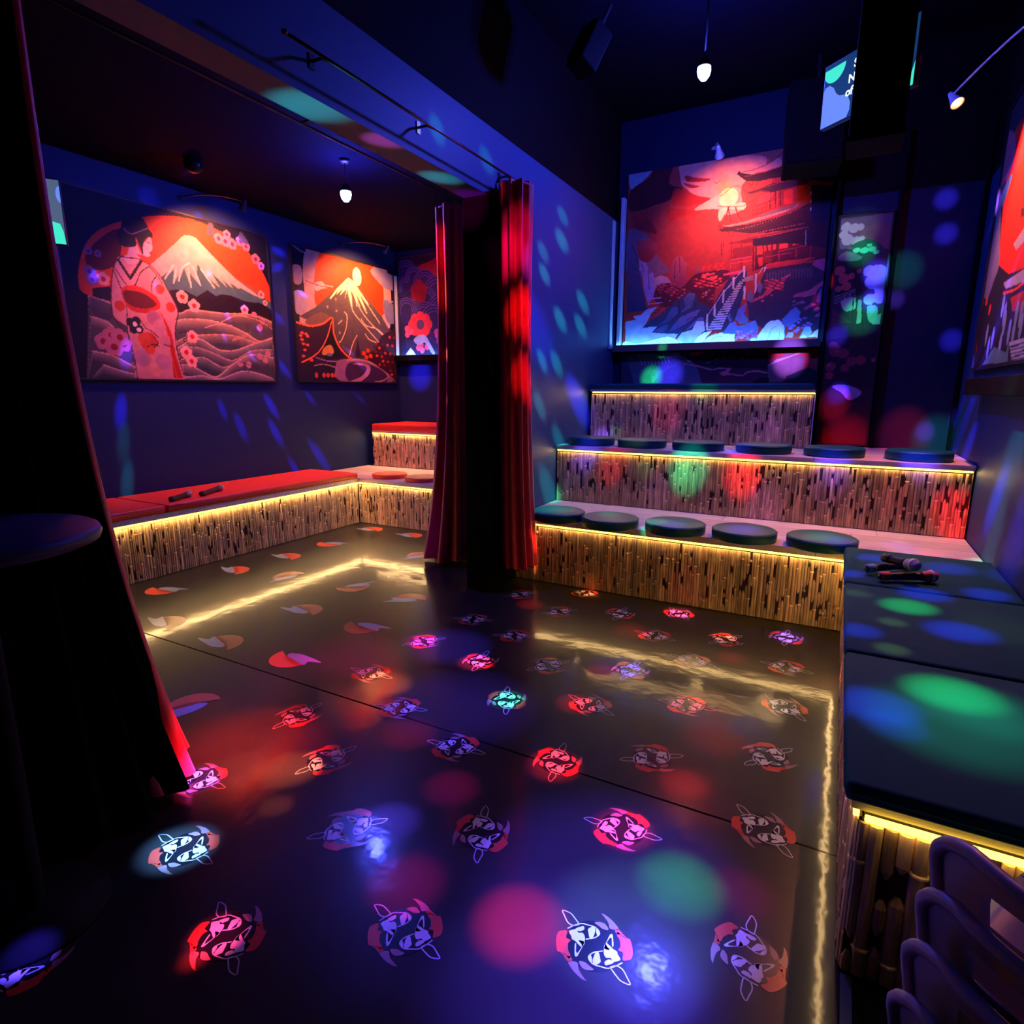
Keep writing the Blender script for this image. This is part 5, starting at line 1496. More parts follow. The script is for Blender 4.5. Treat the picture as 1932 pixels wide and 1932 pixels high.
pad('seat_pad', (.095, 2.325, .501), (.79, 3.195, .552), M_tealmat, 'dark green bench pad between the pad with microphones and the nearest pad', 'seat pad', gG)
pad('seat_pad', (.095, 1.48, .501), (.79, 2.31, .552), M_tealmat, 'nearest dark green bench pad, next to the stacked chairs', 'seat pad', gG)
gR = 'red pads along the left bench'
pad('seat_pad', (-5.28, 2.78, .501), (-4.57, 4.92, .56), M_redmat, 'long red bench pad carrying two microphones', 'seat pad', gR)
pad('seat_pad', (-5.28, .9, .501), (-4.57, 2.765, .56), M_redmat, 'red bench pad nearest the left curtain', 'seat pad', gR)
pad('seat_pad', (-5.19, 5.87, .946), (-2.35, 6.57, 1.03), M_redmat, 'red pad on the upper step of the left room', 'seat pad', None)
pad('seat_pad', (-2.12, 5.47, 1.463), (-.215, 6.16, 1.512), M_teal, 'long dark green pad on the topmost step under the pagoda mural', 'seat pad', None)
def cushion(r, h, m):
    t = empty('round_cushion'); bm = bmesh.new(); e = .012
    prof = [(0, 0), (r-e, 0)]+[(r-e+e*math.sin(a), e-e*math.cos(a)) for a in (.4, .8, 1.2, 1.57)]+[(r+.002, h*.5), (r, h-e)]+[(r-e+e*math.cos(a), h-e+e*math.sin(a)) for a in (.4, .8, 1.2, 1.57)]+[(r*.6, h+.003), (0, h+.005)]
    lathe(bm, prof, 48); finish('cushion_cover', bm, m, t, True)
    bm = bmesh.new(); tube(bm, [(r*1.003*math.cos(k*math.pi/24), r*1.003*math.sin(k*math.pi/24), h-.01) for k in range(49)], .0025, 6, False); finish('piping', bm, m, t, True)
    return t
proto = cushion(.2, .065, M_teal)
front = [(-1.80, 4.06, 'leftmost dark green round cushion of the front row, half behind the curtain pillar'), (-1.38, 4.03, 'second dark green round cushion from the left in the front row'), (-.93, 4.08, 'third and middle dark green round cushion in the front row'), (-.485, 4.1, 'fourth dark green round cushion from the left in the front row'), (-.03, 4.11, 'rightmost round cushion of the front row, beside the green bench pad')]
backr = [(-1.90, 4.98, 'leftmost small-looking round cushion of the back row against the blue wall'), (-1.45, 4.98, 'second round cushion from the left in the back row'), (-.99, 4.98, 'third round cushion from the left in the back row with teal sheen'), (-.50, 4.99, 'fourth round cushion from the left in the back row'), (-.02, 5.0, 'fifth round cushion in the back row, in front of the tree panel'), (.50, 5.0, 'rightmost round cushion of the back row near the right wall')]
first = True
for i, (x, y, lb) in enumerate(front+backr):
    o = proto if first else copy_tree(proto); first = False
    tag(o, lb, 'cushion', 'round cushions on the front step' if i < 5 else 'round cushions on the back step')
    o.location = (x, y, .5005 if i < 5 else .9855); o.rotation_euler = (0, 0, i*.7)
rp = cushion(.19, .045, M_redmat)
for i, (x, y, lb) in enumerate([(-4.33, 5.16, 'leftmost flat red round cushion in the left-room corner'), (-3.86, 5.14, 'middle flat red round cushion on the left-room step'), (-3.40, 5.14, 'red round cushion partly hidden by the curtain on the left-room step')]):
    o = rp if i == 0 else copy_tree(rp)
    tag(o, lb, 'cushion', 'red round cushions on the left step'); o.location = (x, y, .5005)

# ------------------------------------------------------------------ curtains and rails
def curtain(cx, cy, zt, zb, rt, rb, n, seed, label, lean=(0, 0), squash=1.0, rot=0, cloth=None):
    t = tag(empty('curtain', (0, 0, 0)), label, 'curtain', 'red curtains at the wall opening')
    rnd = random.Random(seed); bm = bmesh.new(); K = 144; Z = 60
    ph = [rnd.uniform(-.25, .25) for _ in range(n)]; am = [rnd.uniform(.5, 1.3) for _ in range(n)]; rows = []
    for j in range(Z+1):
        s = j/Z; z = zt+(zb-zt)*s; fl = s**3.2; R = rt*(1-.12*math.sin(s*3.1))+(rb-rt)*fl
        A = .22+.10*s; ox = lean[0]*fl; oy = lean[1]*fl; row = []
        for k in range(K):
            th = 2*math.pi*k/K; f = th/(2*math.pi)*n; i = int(f) % n
            w = am[i]*(1-(f % 1))+am[(i+1) % n]*(f % 1)
            r = R*(1+A*w*math.cos(n*th+ph[i]*math.sin(4*s+i))+.03*math.sin(7*s+3*th))
            x = r*math.cos(th); y = r*math.sin(th)*squash
            row.append(bm.verts.new((cx+ox+x*math.cos(rot)-y*math.sin(rot), cy+oy+x*math.sin(rot)+y*math.cos(rot), z+.012*math.sin(5*th+seed)*fl)))
        rows.append(row)
    for a, b2 in zip(rows, rows[1:]):
        for k in range(K): bm.faces.new([a[k], a[(k+1) % K], b2[(k+1) % K], b2[k]])
    finish('curtain_cloth', bm, cloth or M_curt, t, True)
    bm = bmesh.new()
    tube(bm, [(cx+rt*1.15*math.cos(a)*.9, cy+rt*1.15*math.sin(a)*squash*.9, zt-.02) for a in [k*math.pi/12 for k in range(25)]], .008, 6, False)
    finish('curtain_heading', bm, cloth or M_curt, t, True)
    return t
curtain(-2.03, 3.79, 2.78, .17, .095, .10, 9, 3, 'dark red gathered curtain hanging right of the black pillar', lean=(.03, .03), squash=1.0)
curtain(-2.80, 4.17, 2.83, .04, .105, .19, 9, 5, 'dark red gathered curtain hanging left of the black pillar, flaring at the hem', lean=(-.06, 0))
M_blackcl = mat('black_unlit_side_cloth', (.002, .002, .002), rough=1.0, spec=.02)
ca = curtain(-2.27, 1.03, 2.83, .03, .065, .19, 9, 8, 'red curtain at the left edge with its unlit side as an added black cloth', lean=(.05, .04))
cb = curtain(-2.235, .94, 2.83, .03, .10, .205, 11, 18, None, lean=(.07, .05), cloth=M_blackcl)  # added black cloth stands in for the curtain side that gets no light
for c_ in list(cb.children): c_.parent = ca; c_.name = c_.name.replace('curtain', 'unlit_side')
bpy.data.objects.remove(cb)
def rail(x, z, y0, y1, label):
    t = tag(empty('curtain_rail'), label, 'curtain rail', 'curtain rails on the header beam')
    bm = bmesh.new(); tube(bm, [(x, y0, z), (x, y1, z)], .007, 10); finish('rod', bm, M_rail, t, True)
    for y in (y0, y1):
        bm = bmesh.new(); lathe(bm, [(0, -.012), (.009, -.01), (.012, 0), (.009, .01), (0, .012)], 12); o = finish('end_cap', bm, M_rail, t, True, (x, y, z), (math.pi/2, 0, 0))
    sx = 1 if x > -2.24 else -1; xw = -2.15 if sx > 0 else -2.33
    for y in (y0+.25, (y0+y1)/2, y1-.12):
        bm = bmesh.new(); tube(bm, [(x, y, z), ((x+xw)/2, y, z+.03), (xw, y, z+.03)], .007, 8); bx(bm, min(xw, xw+sx*.006), y-.015, z, max(xw, xw+sx*.006), y+.015, z+.06)
        finish('bracket', bm, M_rail, t)
rail(-2.03, 2.80, 1.9, 3.9, 'thin metal curtain rail on the right face of the header beam')
rail(-2.72, 2.86, .95, 4.3, 'thin metal curtain rail on the left-room side of the header beam')

# ------------------------------------------------------------------ pictures
def picture(name, label, key, origin, udir, ndir, w, h, res, frame=.03, cat='picture'):
    t = tag(empty(name), label, cat)
    U = Vector(udir); Nn = Vector(ndir); O = Vector(origin)
    canvas('printed_canvas', key, tuple(O+Nn*.001), udir, w, h, res, t)
    def slab(nm, u0, u1, z0, z1, d0, d1, m):
        a = O+U*u0+Nn*d0; b2 = O+U*u1+Nn*d1
        return box(nm, (min(a.x, b2.x), min(a.y, b2.y), O.z+z0), (max(a.x, b2.x), max(a.y, b2.y), O.z+z1), m, t)
    slab('board', 0, w, 0, h, -.02, -.001, M_frame)
    f = frame
    if f:
        slab('frame_side', -f, 0, -f, h+f, -.02, .012, M_frame); slab('frame_side', w, w+f, -f, h+f, -.02, .012, M_frame)
        slab('frame_rail', 0, w, -f, 0, -.02, .012, M_frame); slab('frame_rail', 0, w, h, h+f, -.02, .012, M_frame)
    return t
picture('wall_picture', 'large picture of a woman in a kimono before a red sun and snowy mountain', 'geisha', (-5.28, 2.6, 1.535), (0, 1, 0), (1, 0, 0), 1.92, 1.42, 6.5, .015)
picture('wall_picture', 'picture of a snow-streaked volcano under a red sun beside the kimono picture', 'moon', (-5.28, 4.83, 1.545), (0, 1, 0), (1, 0, 0), 1.66, 1.40, 7, .015)
picture('wall_picture', 'blue wave pattern picture with pink blossoms glimpsed left of the curtain', 'wave', (-5.25, 6.58, 1.90), (1, 0, 0), (0, -1, 0), 1.5, 1.22, 6.5, .02)
picture('mural_panel', 'large mural of a red pagoda on a cliff with stairs', 'pagoda', (-2.05, 6.172, 1.895), (1, 0, 0), (0, -1, 0), 1.80, 1.62, 5.2, 0, 'mural')
picture('mural_panel', 'low wide mural strip of a winding river under the pagoda mural', 'river', (-2.05, 6.18, 1.52), (1, 0, 0), (0, -1, 0), 1.82, .30, 5.2, .01, 'mural')
picture('mural_panel', 'tall narrow panel of clouds and a twisted tree right of the pagoda mural', 'forest', (-.165, 5.875, 1.01), (1, 0, 0), (0, -1, 0), .37, 1.82, 5.5, .012, 'mural')
picture('wall_picture', 'picture of a red torii gate scene cut off at the right edge of the photo', 'torii', (.782, 5.33, 1.61), (0, -1, 0), (-1, 0, 0), 2.2, 1.62, 7, .02)
# ledges that carry blue light strips under three pictures, pale reveals beside them
def ledge(label, x0, x1, y, z, depth, m):
    t = tag(empty('picture_ledge'), label, 'ledge', None)
    box('shelf', (x0, y-depth, z-.04), (x1, y, z), m, t, bev=.004, seg=1)
    s = box('blue_light_strip', (x0+.02, y-depth+.02, z), (x1-.02, y-depth+.035, z+.008), M_bled, t); s['label'] = 'blue light strip shining up the wall'
    box('shelf_lip', (x0, y-depth-.012, z-.05), (x1, y-depth, z+.016), m, t)
    return t
M_ledge = mat('brown_ledge', (.10, .07, .07), rough=.5)
ledge('shallow ledge with hidden blue light along the foot of the pagoda mural', -2.12, -.22, 6.195, 1.885, .11, M_ledge)
ledge('dark ledge with blue light under the wave picture in the left room', -5.28, -3.4, 6.595, 1.875, .11, M_black)
def upright(name, label, a, b, m):
    return tag(box(name, a, b, m, bev=.003, seg=1), label, 'post', None)
upright('pale_upright', 'pale blue-lit upright strip at the left side of the pagoda mural', (-2.10, 6.12, 1.9), (-2.065, 6.195, 3.3), M_pale)
upright('pale_upright', 'pale blue-lit strip on the blue wall in the corner by the pagoda mural', (-2.149, 6.02, 1.86), (-2.135, 6.09, 3.08), M_pale)
upright('pale_upright', 'pale blue-lit upright strip between the volcano picture and the wave picture', (-5.299, 6.50, 1.9), (-5.27, 6.57, 2.9), M_pale)
upright('black_post', 'black upright post between pagoda mural and tree panel', (-.196, 5.84, .987), (-.18, 5.895, 3.4), M_black)
upright('black_post', 'black upright post right of the tree panel', (.232, 5.84, .987), (.262, 5.895, 3.4), M_black)
upright('black_post', 'black corner post at the right end of the back wall', (.765, 5.85, .987), (.79, 5.895, 3.4), M_black)
tag(box('dark_shelf', (.70, 2.6, 1.43), (.799, 5.0, 1.53), M_black, bev=.004), 'deep black shelf on the right wall below the torii picture', 'shelf')

# ------------------------------------------------------------------ lamps
def picture_lamp(wall, head, target, label, power, reach=.0, cone=2.3, col=(1.0, .27, .11), armm=None, arm=True, blend=.6):
    t = tag(empty('picture_lamp'), label, 'lamp', 'arm lamps over the pictures')
    W = Vector(wall); H = Vector(head); T = Vector(target); d = (T-H).normalized()
    if arm:
        mid = (W+H)/2+Vector((0, 0, .10)); pts = []
        for i in range(13):
            s = i/12; pts.append(W*(1-s)**2+mid*2*s*(1-s)+(H-d*.05)*s*s)
        bm = bmesh.new(); tube(bm, pts, .006, 8); finish('arm', bm, armm or M_pink, t, True)
        bm = bmesh.new(); lathe(bm, [(0, -.012), (.03, -.012), (.03, .006), (.02, .012), (0, .012)], 16); finish('wall_rose', bm, armm or M_pink, t, True, tuple(W))
    rot = d.to_track_quat('-Z', 'Y').to_euler()
    bm = bmesh.new(); lathe(bm, [(.0, .075), (.012, .075), (.016, .06), (.022, .03), (.036, -.02), (.038, -.024), (.034, -.02), (.018, .03), (0, .035)], 20); finish('lamp_shade', bm, armm or M_pink, t, True, tuple(H), rot)
    bm = bmesh.new(); lathe(bm, [(0, .02), (.015, .01), (.022, -.008), (.02, -.022), (.01, -.032), (0, -.034)], 16); finish('bulb', bm, M_bulbR, t, True, tuple(H), rot)
    q = H+d*.06
    lamp('SPOT', 'picture_lamp_light', tuple(q), col, power, tuple(T), spot_size=cone, spot_blend=blend, shadow_soft_size=.02)
    return t
PR = PICT
picture_lamp((-1.25, 6.19, 3.62), (-1.074, 5.5, 3.333), (-1.08, 6.19, 2.95), 'small curved-arm lamp above the pagoda mural', PR*.7, cone=1.75, blend=1.0)
picture_lamp((-5.29, 3.65, 3.1), (-4.75, 3.85, 3.0), (-5.28, 3.95, 2.40), 'curved-arm lamp above the mountain in the kimono picture', PR*1.1, armm=M_blackp)
picture_lamp((-5.29, 5.6, 3.1), (-4.75, 5.75, 3.0), (-5.28, 5.8, 2.35), 'curved-arm lamp above the volcano picture', PR*1.1, armm=M_blackp)
picture_lamp((.79, 3.9, 3.25), (.42, 4.78, 3.15), (.78, 4.4, 2.45), 'curved-arm lamp with a glowing orange bulb by the right wall', PR*1.3)
picture_lamp((-3.9, 6.59, 3.15), (-3.9, 6.15, 3.05), (-4.0, 6.58, 2.7), 'curved-arm lamp above the wave picture', PR*.25, armm=M_blackp)
def hanging_bulb(loc, ztop, label):
    t = tag(empty('hanging_bulb', loc), label, 'lamp', 'blue bulbs hanging from the ceilings')
    bm = bmesh.new(); lathe(bm, [(0, -.055), (.018, -.052), (.035, -.03), (.042, 0), (.04, .018), (.0, .02)], 24); finish('bulb', bm, M_bulbB, t, True)
    bm = bmesh.new(); lathe(bm, [(.0, .075), (.02, .075), (.03, .05), (.045, .022), (.043, .02), (.0, .021)], 24); finish('lamp_holder', bm, M_blackp, t, True)
    bm = bmesh.new(); tube(bm, [(0, 0, .07), (0.004, 0, (ztop-loc[2])*.5), (0, 0, ztop-loc[2])], .005, 8); finish('cord', bm, M_blackp, t, True)
    bm = bmesh.new(); h = ztop-loc[2]; lathe(bm, [(0, h-.03), (.03, h-.025), (.045, h), (0, h)], 16); finish('ceiling_rose', bm, M_blackp, t, True)
hanging_bulb(L1, CEIL, 'bright blue-white bulb hanging in the right-hand room')
hanging_bulb(L2, 3.2, 'blue bulb hanging in front of the volcano picture in the left-hand room')
# ------------------------------------------------------------------ effect lights that throw coloured dots
S_MAIN = (-.55, 2.0, 3.7); S_LEFT = (-4.6, 3.3, 3.1); S_UP = (-3.1, 1.2, .9); S_R = (.45, 2.7, 3.5)  # S_UP and S_R are added sources: beam underside, and walls behind the duct
def effect_light(loc, label, hang):
    t = tag(empty('effect_light', loc), label, 'effect light', 'dot-throwing effect lights')
    bm = bmesh.new(); lathe(bm, [(0, -.07), (.04, -.06), (.065, -.03), (.07, 0), (.06, .03), (0, .035)], 24); finish('lens_dome', bm, mat('effect_dome', (.005, .005, .006), rough=.3, spec=.1), t, True)
    bm = bmesh.new(); lathe(bm, [(0, .036), (.075, .036), (.075, .09), (0, .09)], 24); finish('housing', bm, M_black, t, True)
    if hang: bm = bmesh.new(); tube(bm, [(0, 0, .09), (0, 0, hang)], .01, 8); finish('stem', bm, M_blackp, t, True)
effect_light((S_MAIN[0], S_MAIN[1], S_MAIN[2]+.1), 'round effect light under the ceiling of the right-hand room', .2)
effect_light((S_LEFT[0], S_LEFT[1], S_LEFT[2]+.06), 'round effect light under the ceiling of the left-hand room', .09)
DC = {'r': (1, .02, .03), 'o': (1, .22, .08), 'm': (.6, 0, .25), 'p': (1, .05, .22), 'b': (.07, .04, 1), 'v': (.3, .1, 1), 'c': (.12, .35, 1), 't': (.02, .55, .38), 'g': (.02, .8, .22), 'w': (.6, .75, .6)}
for x, y, z, r, c, k in DISCO:
    if abs(z-2.69) < .02: src = S_UP
    elif x < -2.34: src = S_LEFT
    elif (x > -.45 and y > 5.8) or (x > .78 and z > 1.2): src = S_R
    else: src = S_MAIN
    d = (Vector((x, y, z))-Vector(src)); dist = d.length; dn = d/dist
    if x < -5.2 or x > .78 or abs(x+2.15) < .02: cz = abs(dn.x)
    elif z in (0, .5, .55, .56, 1.05) : cz = abs(dn.z)
    elif src == S_UP: cz = abs(dn.z)
    else: cz = abs(dn.y)
    if z == 0 and x < -2.34: src = S_MAIN
    s = Vector(src)+dn*.12
    f = 1.0
    if z == 0: f = 5.0 if c in 'bcgm' else 3.8
    elif x < -5.2 and k >= 4: f = .7
    elif z == .5 or abs(y-4.79) < .02 or abs(y-5.5) < .02: f = .16 if abs(y-5.5) > .02 else .16
    elif x < -5.2: f = .9
    lamp('SPOT', 'coloured_dot_or_fill', tuple(s), DC[c], k*KD*f*4*math.pi*dist*dist/max(cz, .35), (x, y, z), spot_size=max(2*math.atan(r*(.75 if x < -5.2 else 1.45)/dist), .02), spot_blend=1.0, shadow_soft_size=.012)  # also throws the added fill on curtains and green pads

# ------------------------------------------------------------------ floor prints (koi pairs, petals): thin vinyl prints, parts of the floor
def prints():
    def spoly(P, z=0): return smooth_poly(np.array(P, float), True)/1000
    bm = bmesh.new()
    def fill(P, mi, z):
        vs = [bm.verts.new((p[0], p[1], z)) for p in P]
        es = [bm.edges.new((vs[i], vs[(i+1) % len(vs)])) for i in range(len(vs))]
        g = bmesh.ops.triangle_fill(bm, edges=es, use_beauty=True, normal=(0, 0, 1))
        for f in g['geom']:
            if isinstance(f, bmesh.types.BMFace): f.material_index = mi
    def stroke(P, w, mi, z, closed=False):
        P = smooth_poly(np.array(P, float), closed)/1000; n = len(P); L_, R_ = [], []
        for i in range(n):
            t = P[min(i+1, n-1)]-P[max(i-1, 0)]; t = t/(np.linalg.norm(t)+1e-9); nn = np.array([-t[1], t[0]])*w/2
            L_.append(bm.verts.new((*(P[i]+nn), z))); R_.append(bm.verts.new((*(P[i]-nn), z)))
        for i in range(n-1): bm.faces.new([L_[i], L_[i+1], R_[i+1], R_[i]]).material_index = mi
    for sg in (1, -1):
        S = lambda P: [(sg*a, sg*b) for a, b in P]
        for P in KOI_SHAPE['W']: fill(spoly(S(P)), 0, .0009)
        for P in KOI_SHAPE['R']: fill(spoly(S(P)), 1, .0009)
        for P in KOI_SHAPE['T']: fill(spoly(S(P)), 2, .0009)
        for P in KOI_SHAPE['L']: stroke(S(P), .0033, 0, .0011)
    fill(spoly([(76*math.cos(a), 76*math.sin(a)) for a in [k*.5236 for k in range(12)]]), 3, .0005)
    for f in bm.faces:
        if f.normal.z < 0: f.normal_flip()
    me = bpy.data.meshes.new('koi_print'); bm.to_mesh(me); bm.free()
    for m in (M_kw, M_kr, M_kt, M_kb): me.materials.append(m)
    for x, y, a in KOI: link('koi_print', me, floor, (x, y, 0), (0, 0, a))
    # petal-like prints of the left room
    bm = bmesh.new()
    A = [(.12*math.cos(t), .12*math.sin(t)) for t in [math.pi*k/16 for k in range(17)]]+[(-.03+.09*math.cos(t), .0+.04*math.sin(t)) for t in [math.pi-math.pi*k/10 for k in range(1, 10)]]
    Bp = [(-.13, -.004), (-.05, .03), (.06, -.004), (.02, -.05), (-.05, -.07), (-.17, -.085), (-.11, -.04)]
    def fill2(P, mi, z):
        vs = [bm.verts.new((p[0], p[1], z)) for p in P]; f = bm.faces.new(vs); f.material_index = mi
        if f.normal.z < 0: f.normal_flip()
    fill2(A, 0, .0009); fill2(smooth_poly(np.array(Bp), True), 1, .0008); bmesh.ops.triangulate(bm, faces=bm.faces[:])
    me = bpy.data.meshes.new('petal_print'); bm.normal_update(); bm.to_mesh(me); bm.free()
    for m in (M_kp, M_kg): me.materials.append(m)
    rnd = random.Random(4)
    for i, (x, y) in enumerate(PETALS): link('petal_print', me, floor, (x, y, 0), (0, 0, rnd.uniform(-.7, 1.2)+(math.pi if i % 3 == 2 else 0)))
prints()

# ------------------------------------------------------------------ microphones
def microphone(p0, p1, label, ring, group, ringh=None):
    """p0 = tail end, p1 = head centre"""
    a = Vector(p0); b = Vector(p1); L_ = (b-a).length; t = tag(empty('microphone', p0), label, 'microphone', group)
    t.rotation_euler = (b-a).to_track_quat('Z', 'Y').to_euler()
    bm = bmesh.new(); lathe(bm, [(0, 0), (.014, 0), (.017, .008), (.017, .05), (.0185, L_-.06), (.021, L_-.045), (0, L_-.045)], 20); hd = finish('handle', bm, M_blackp, t, True)
    bm = bmesh.new(); lathe(bm, [(.0175, .004), (.0215, .008), (.0222, .04), (.0215, .048), (.0175, .05)], 20); finish('tail_ring', bm, ring, hd, True)
    bm = bmesh.new(); lathe(bm, [(.015, L_-.048), (.022, L_-.04), (.027, L_-.02), (.0285, L_-.006), (.027, L_+.01), (.021, L_+.022), (.010, L_+.028), (0, L_+.029)], 24); gr = finish('grille', bm, ringh or M_grille, t, True)
    bm = bmesh.new(); lathe(bm, [(.0285, L_-.009), (.0305, L_-.007), (.0305, L_+.001), (.0285, L_+.003)], 24); finish('grille_band', bm, M_pink, gr, True)
    return t
gm = 'microphones on the green pad'
microphone((.185, 3.37, .583), (.372, 3.545, .585), 'rear microphone with teal tail ring on the green pad', M_ringT, gm)
microphone((.235, 3.275, .580), (.455, 3.375, .584), 'front microphone with red tail ring and reddish head on the green pad', M_ringR, gm, M_ringR)
microphone((.255, 3.46, .630), (.375, 3.33, .640), 'microphone lying across the other two on the green pad', M_blackp, gm)
gm = 'microphones on the red pad'
microphone((-4.66, 2.86, .583), (-4.75, 3.08, .59), 'left one of two black microphones lying on the red pad', M_blackp, gm)
microphone((-4.68, 3.14, .583), (-4.81, 3.42, .59), 'right one of two black microphones lying on the red pad', M_blackp, gm)

# ------------------------------------------------------------------ screens
def text_mesh(body, size):
    c = bpy.data.curves.new('t', 'FONT'); c.body = body; c.size = size; c.extrude = .0006; c.offset = size*.025
    o = bpy.data.objects.new('t', c); COL.objects.link(o); bpy.context.view_layer.update()
    me = bpy.data.meshes.new_from_object(o.evaluated_get(bpy.context.evaluated_depsgraph_get())); bpy.data.objects.remove(o); me.materials.clear(); me.materials.append(M_scr_wht); return me
def screen(label, origin, udir, w, h, design):
    t = tag(empty('wall_screen', origin), label, 'screen'); t.rotation_euler = (math.pi/2, 0, math.atan2(udir[1], udir[0]))
    bm = bmesh.new(); bx(bm, -.006, -.006, -.035, w+.006, h+.006, -.001, .003, 1); finish('housing', bm, M_blackp, t)
    bm = bmesh.new(); bx(bm, w*.4, h*.4, -.10, w*.6, h*.6, -.034); finish('wall_mount', bm, M_blackp, t)
    bm = bmesh.new(); vs = [bm.verts.new(p) for p in ((0, 0, 0), (w, 0, 0), (w, h, 0), (0, h, 0))]; bm.faces.new(vs); finish('display', bm, design[0], t)
    for nm, m, P, z in design[1]:
        P = [(min(max(a, 0), 1)*w, min(max(b2, 0), 1)*h) for a, b2 in P]
        bm = bmesh.new(); bm.faces.new([bm.verts.new((a, b2, z)) for a, b2 in P]); bmesh.ops.triangulate(bm, faces=bm.faces[:]); o = finish(nm, bm, m, t)
    for body, u, v, sz, sk in design[2]:
        o = link('screen_text', text_mesh(body, sz), t, (u*w, v*h, .001))
    return t
ell = lambda cx, cy, rx, ry, a0=0, a1=6.2832, n=28: [(cx+rx*math.cos(a0+(a1-a0)*i/n), cy+ry*math.sin(a0+(a1-a0)*i/n)) for i in range(n+1)][: n if a1-a0 > 6.2 else n+1]
blob = [(0, 0), (0, .60), (.02, .66), (.07, .665), (.12, .60), (.16, .48), (.20, .42), (.26, .39), (.31, .33), (.34, .22), (.34, .10), (.31, 0)]
screen('lit screen with teal and lavender shapes high on the right, cut by the black duct', (-.268, 4.266, 2.945), (.7457, -.6663), .565, .318,
       (M_scr_bg, [('teal_shape', M_scr_teal, ell(.115, .93, .13, .24, math.pi, 2*math.pi), .0005), ('lavender_shape', M_scr_lav, blob, .0006), ('teal_shape', M_scr_teal, [(.955, 0), (1, 0), (1, .34), (.975, .2)], .0005)],
        [('S', .345, .75, .058, 0), ('N', .295, .54, .058, 0), ('of', .275, .34, .058, 0)]))
screen('narrow sliver of a lit screen seen between the left curtain and kimono picture', (-4.513, 1.608, 2.30), (.5218, .8531), .60, .355,
       (M_scr_gray, [('teal_shape', M_scr_teal, ell(.80, .76, .09, .17), .0005), ('lavender_shape', M_scr_lav, ell(1.0, .78, .035, .13), .0006), ('teal_shape', M_scr_teal, [(.3, 0), (1, 0), (.99, .2), (.97, .32), (.9, .35), (.5, .33)], .0005)], []))

# ------------------------------------------------------------------ ceiling-hung black things
def speaker(loc, rz, rx, sx, sy, sz, label, ztop):
    t = tag(empty('loudspeaker', loc), label, 'loudspeaker', 'black ceiling loudspeakers'); t.rotation_euler = (rx, 0, rz)
    bm = bmesh.new(); bx(bm, -sx/2, -sy/2, -sz/2, sx/2, sy/2, sz/2, .012, 2); finish('cabinet', bm, M_black, t)
    bm = bmesh.new(); bx(bm, -sx/2+.015, -sy/2-.012, -sz/2+.015, sx/2-.015, -sy/2-.001, sz/2-.015, .005, 1); finish('grille', bm, M_black, t)
    bm = bmesh.new(); tube(bm, [(0, 0, sz/2), (0, 0, sz/2+ztop)], .015, 8); finish('bracket', bm, M_blackp, t)
speaker((-.40, 5.70, 3.46), .15, -.1, .42, .3, .62, 'black loudspeaker hanging before the top right of the pagoda mural', .25)
speaker((-1.62, 4.0, 3.55), -.5, -.5, .16, .14, .28, 'small dim loudspeaker under the ceiling left of the blue bulb', .2)
t = tag(empty('hanging_duct'), 'black vertical duct hanging from the ceiling in front of the lit screen', 'duct')
box('duct_body', (-.098, 3.5, 2.62), (.128, 3.75, CEIL), M_black, t, bev=.005); box('duct_collar', (-.105, 3.493, 2.6), (.135, 3.757, 2.625), M_black, t)

# ------------------------------------------------------------------ round bar table at the left edge
t = tag(empty('bar_table', (-1.98, .86, 0)), 'round dark bar table cut by the left edge of the photo', 'table')
bm = bmesh.new(); lathe(bm, [(0, 1.06), (.255, 1.06), (.27, 1.066), (.275, 1.08), (.27, 1.094), (.26, 1.1), (0, 1.1)], 64); finish('table_top', bm, M_table, t, True)
bm = bmesh.new(); lathe(bm, [(.03, .04), (.03, 1.06)], 20); finish('pedestal', bm, M_black, t, True)
bm = bmesh.new(); lathe(bm, [(0, 0), (.18, 0), (.18, .012), (.05, .035), (.03, .05), (0, .05)], 40); finish('foot_plate', bm, M_black, t, True)
t.location = (-1.85, .62, 0)
effect_light((S_R[0], S_R[1], S_R[2]+.1), 'added unseen effect light near the right wall, clear of the duct', CEIL-S_R[2]-.1)

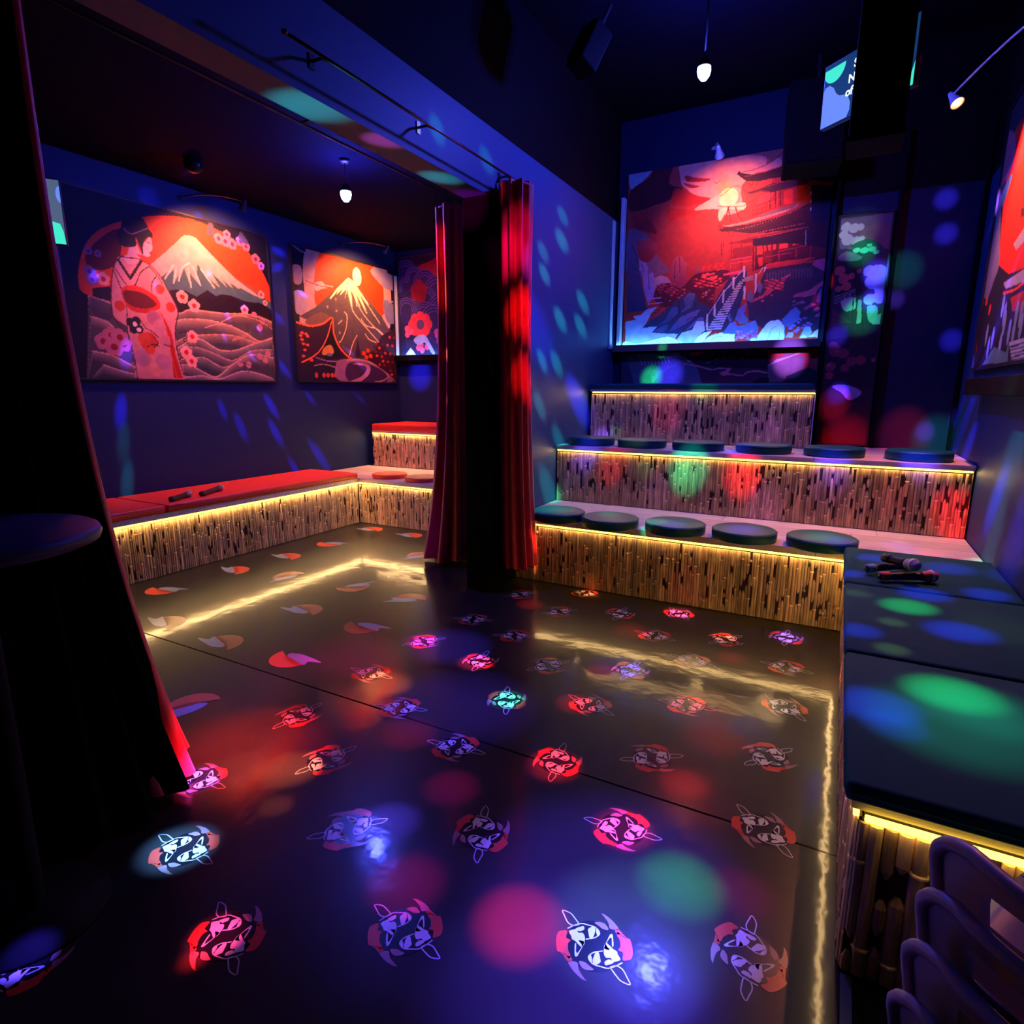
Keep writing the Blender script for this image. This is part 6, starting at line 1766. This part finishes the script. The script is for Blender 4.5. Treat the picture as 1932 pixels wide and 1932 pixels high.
# ------------------------------------------------------------------ stack of plastic chairs, bottom right
SH = .30
def chair_parts():
    t = empty('stacking_chair')
    # local frame: seat centre at origin footprint, back at +y, looking along -y; heights in metres
    bm = bmesh.new()
    # seat: gridded sheet with rolled rim
    n = 14; g = []
    for j in range(n+1):
        row = []
        for i in range(n+1):
            u = i/n*2-1; v = j/n*2-1; w = .215*(1-.06*(v+1)/2); x = u*w*(1-.05*v*v); y = v*.21*(1-.04*u*u); z = SH-.012*(1-u*u)*(1-v*v)
            if abs(u) == 1 or j == 0: z -= .018
            row.append(bm.verts.new((x, y, z)))
        g.append(row)
    for j in range(n):
        for i in range(n): bm.faces.new([g[j][i], g[j][i+1], g[j+1][i+1], g[j+1][i]])
    bmesh.ops.solidify(bm, geom=bm.faces[:], thickness=.006); finish('seat', bm, M_chair, t, True)
    # backrest: curved shell with rounded top corners and a hand slot
    bm = bmesh.new(); n = 24; m_ = 22; g = {}
    def pos(u, v, off=0):
        # u -1..1 across, v 0..1 up; corners rounded
        half = .205; zt = SH+.26*v; r = .10
        k = 1.0
        if v > .75:
            q = (v-.75)/.25; k = .72+.28*math.sqrt(max(1-q*q, 0))
        x = u*half*k; y = .20+.09*v-.055*(u*u)*k+off
        return (x, y, zt)
    for j in range(m_+1):
        for i in range(n+1): g[(i, j)] = bm.verts.new(pos(i/n*2-1, j/m_))
    for j in range(m_):
        for i in range(n):
            u = (i+.5)/n*2-1; v = (j+.5)/m_
            if abs(u) < .6 and .60 < v < .82: continue
            bm.faces.new([g[(i, j)], g[(i+1, j)], g[(i+1, j+1)], g[(i, j+1)]])
    for v_ in [v for v in bm.verts if not v.link_faces]: bm.verts.remove(v_)
    bmesh.ops.solidify(bm, geom=bm.faces[:], thickness=.007); finish('backrest', bm, M_chair, t, True)
    # rolled edge of the back
    bm = bmesh.new(); pts = [pos(-1, j/40) for j in range(41)]+[pos(-1+i/24*2, 1) for i in range(1, 25)]+[pos(1, 1-j/40) for j in range(1, 41)]
    tube(bm, pts, .011, 8); finish('back_rim', bm, M_chair, t, True)
    for sx in (-1, 1):
        for sy in (-1, 1):
            bm = bmesh.new(); top = (sx*.195, sy*.195, SH-.01); bot = (sx*.235, sy*.25, 0)
            w = .028
            rings = []
            for s in (0, .33, .66, 1):
                x = top[0]+(bot[0]-top[0])*s; y = top[1]+(bot[1]-top[1])*s; z = top[2]*(1-s); a = w*(1-.35*s)
                rings.append([bm.verts.new(p) for p in ((x+sx*.006, y+sy*.006, z), (x-sx*a*1.1, y+sy*.006, z), (x-sx*a*1.1, y, z), (x, y, z), (x, y-sy*a*1.1, z), (x+sx*.006, y-sy*a*1.1, z))])
            for a, b2 in zip(rings, rings[1:]):
                for k in range(6): bm.faces.new([a[k], a[(k+1) % 6], b2[(k+1) % 6], b2[k]])
            bm.faces.new(rings[0]); bm.faces.new(rings[-1][::-1]); finish('leg', bm, M_chair, t)
    return t
ch = chair_parts()
CH = CHAIR
names = ['lowest chair of the lilac plastic stack at the bottom right', 'second chair from the bottom of the lilac plastic stack', 'third chair from the bottom of the lilac plastic stack', 'topmost chair of the lilac plastic stack at the bottom right']
for i in range(4):
    o = ch if i == 0 else copy_tree(ch)
    tag(o, names[i], 'chair', 'stacked lilac plastic chairs')
    o.rotation_euler = (0, 0, CH[3]); b_ = Matrix.Rotation(CH[3], 3, 'Z') @ Vector((0, -.022*i, 0))
    o.location = (CH[0]+b_.x, CH[1]+b_.y, -.01+CH[2]*i)
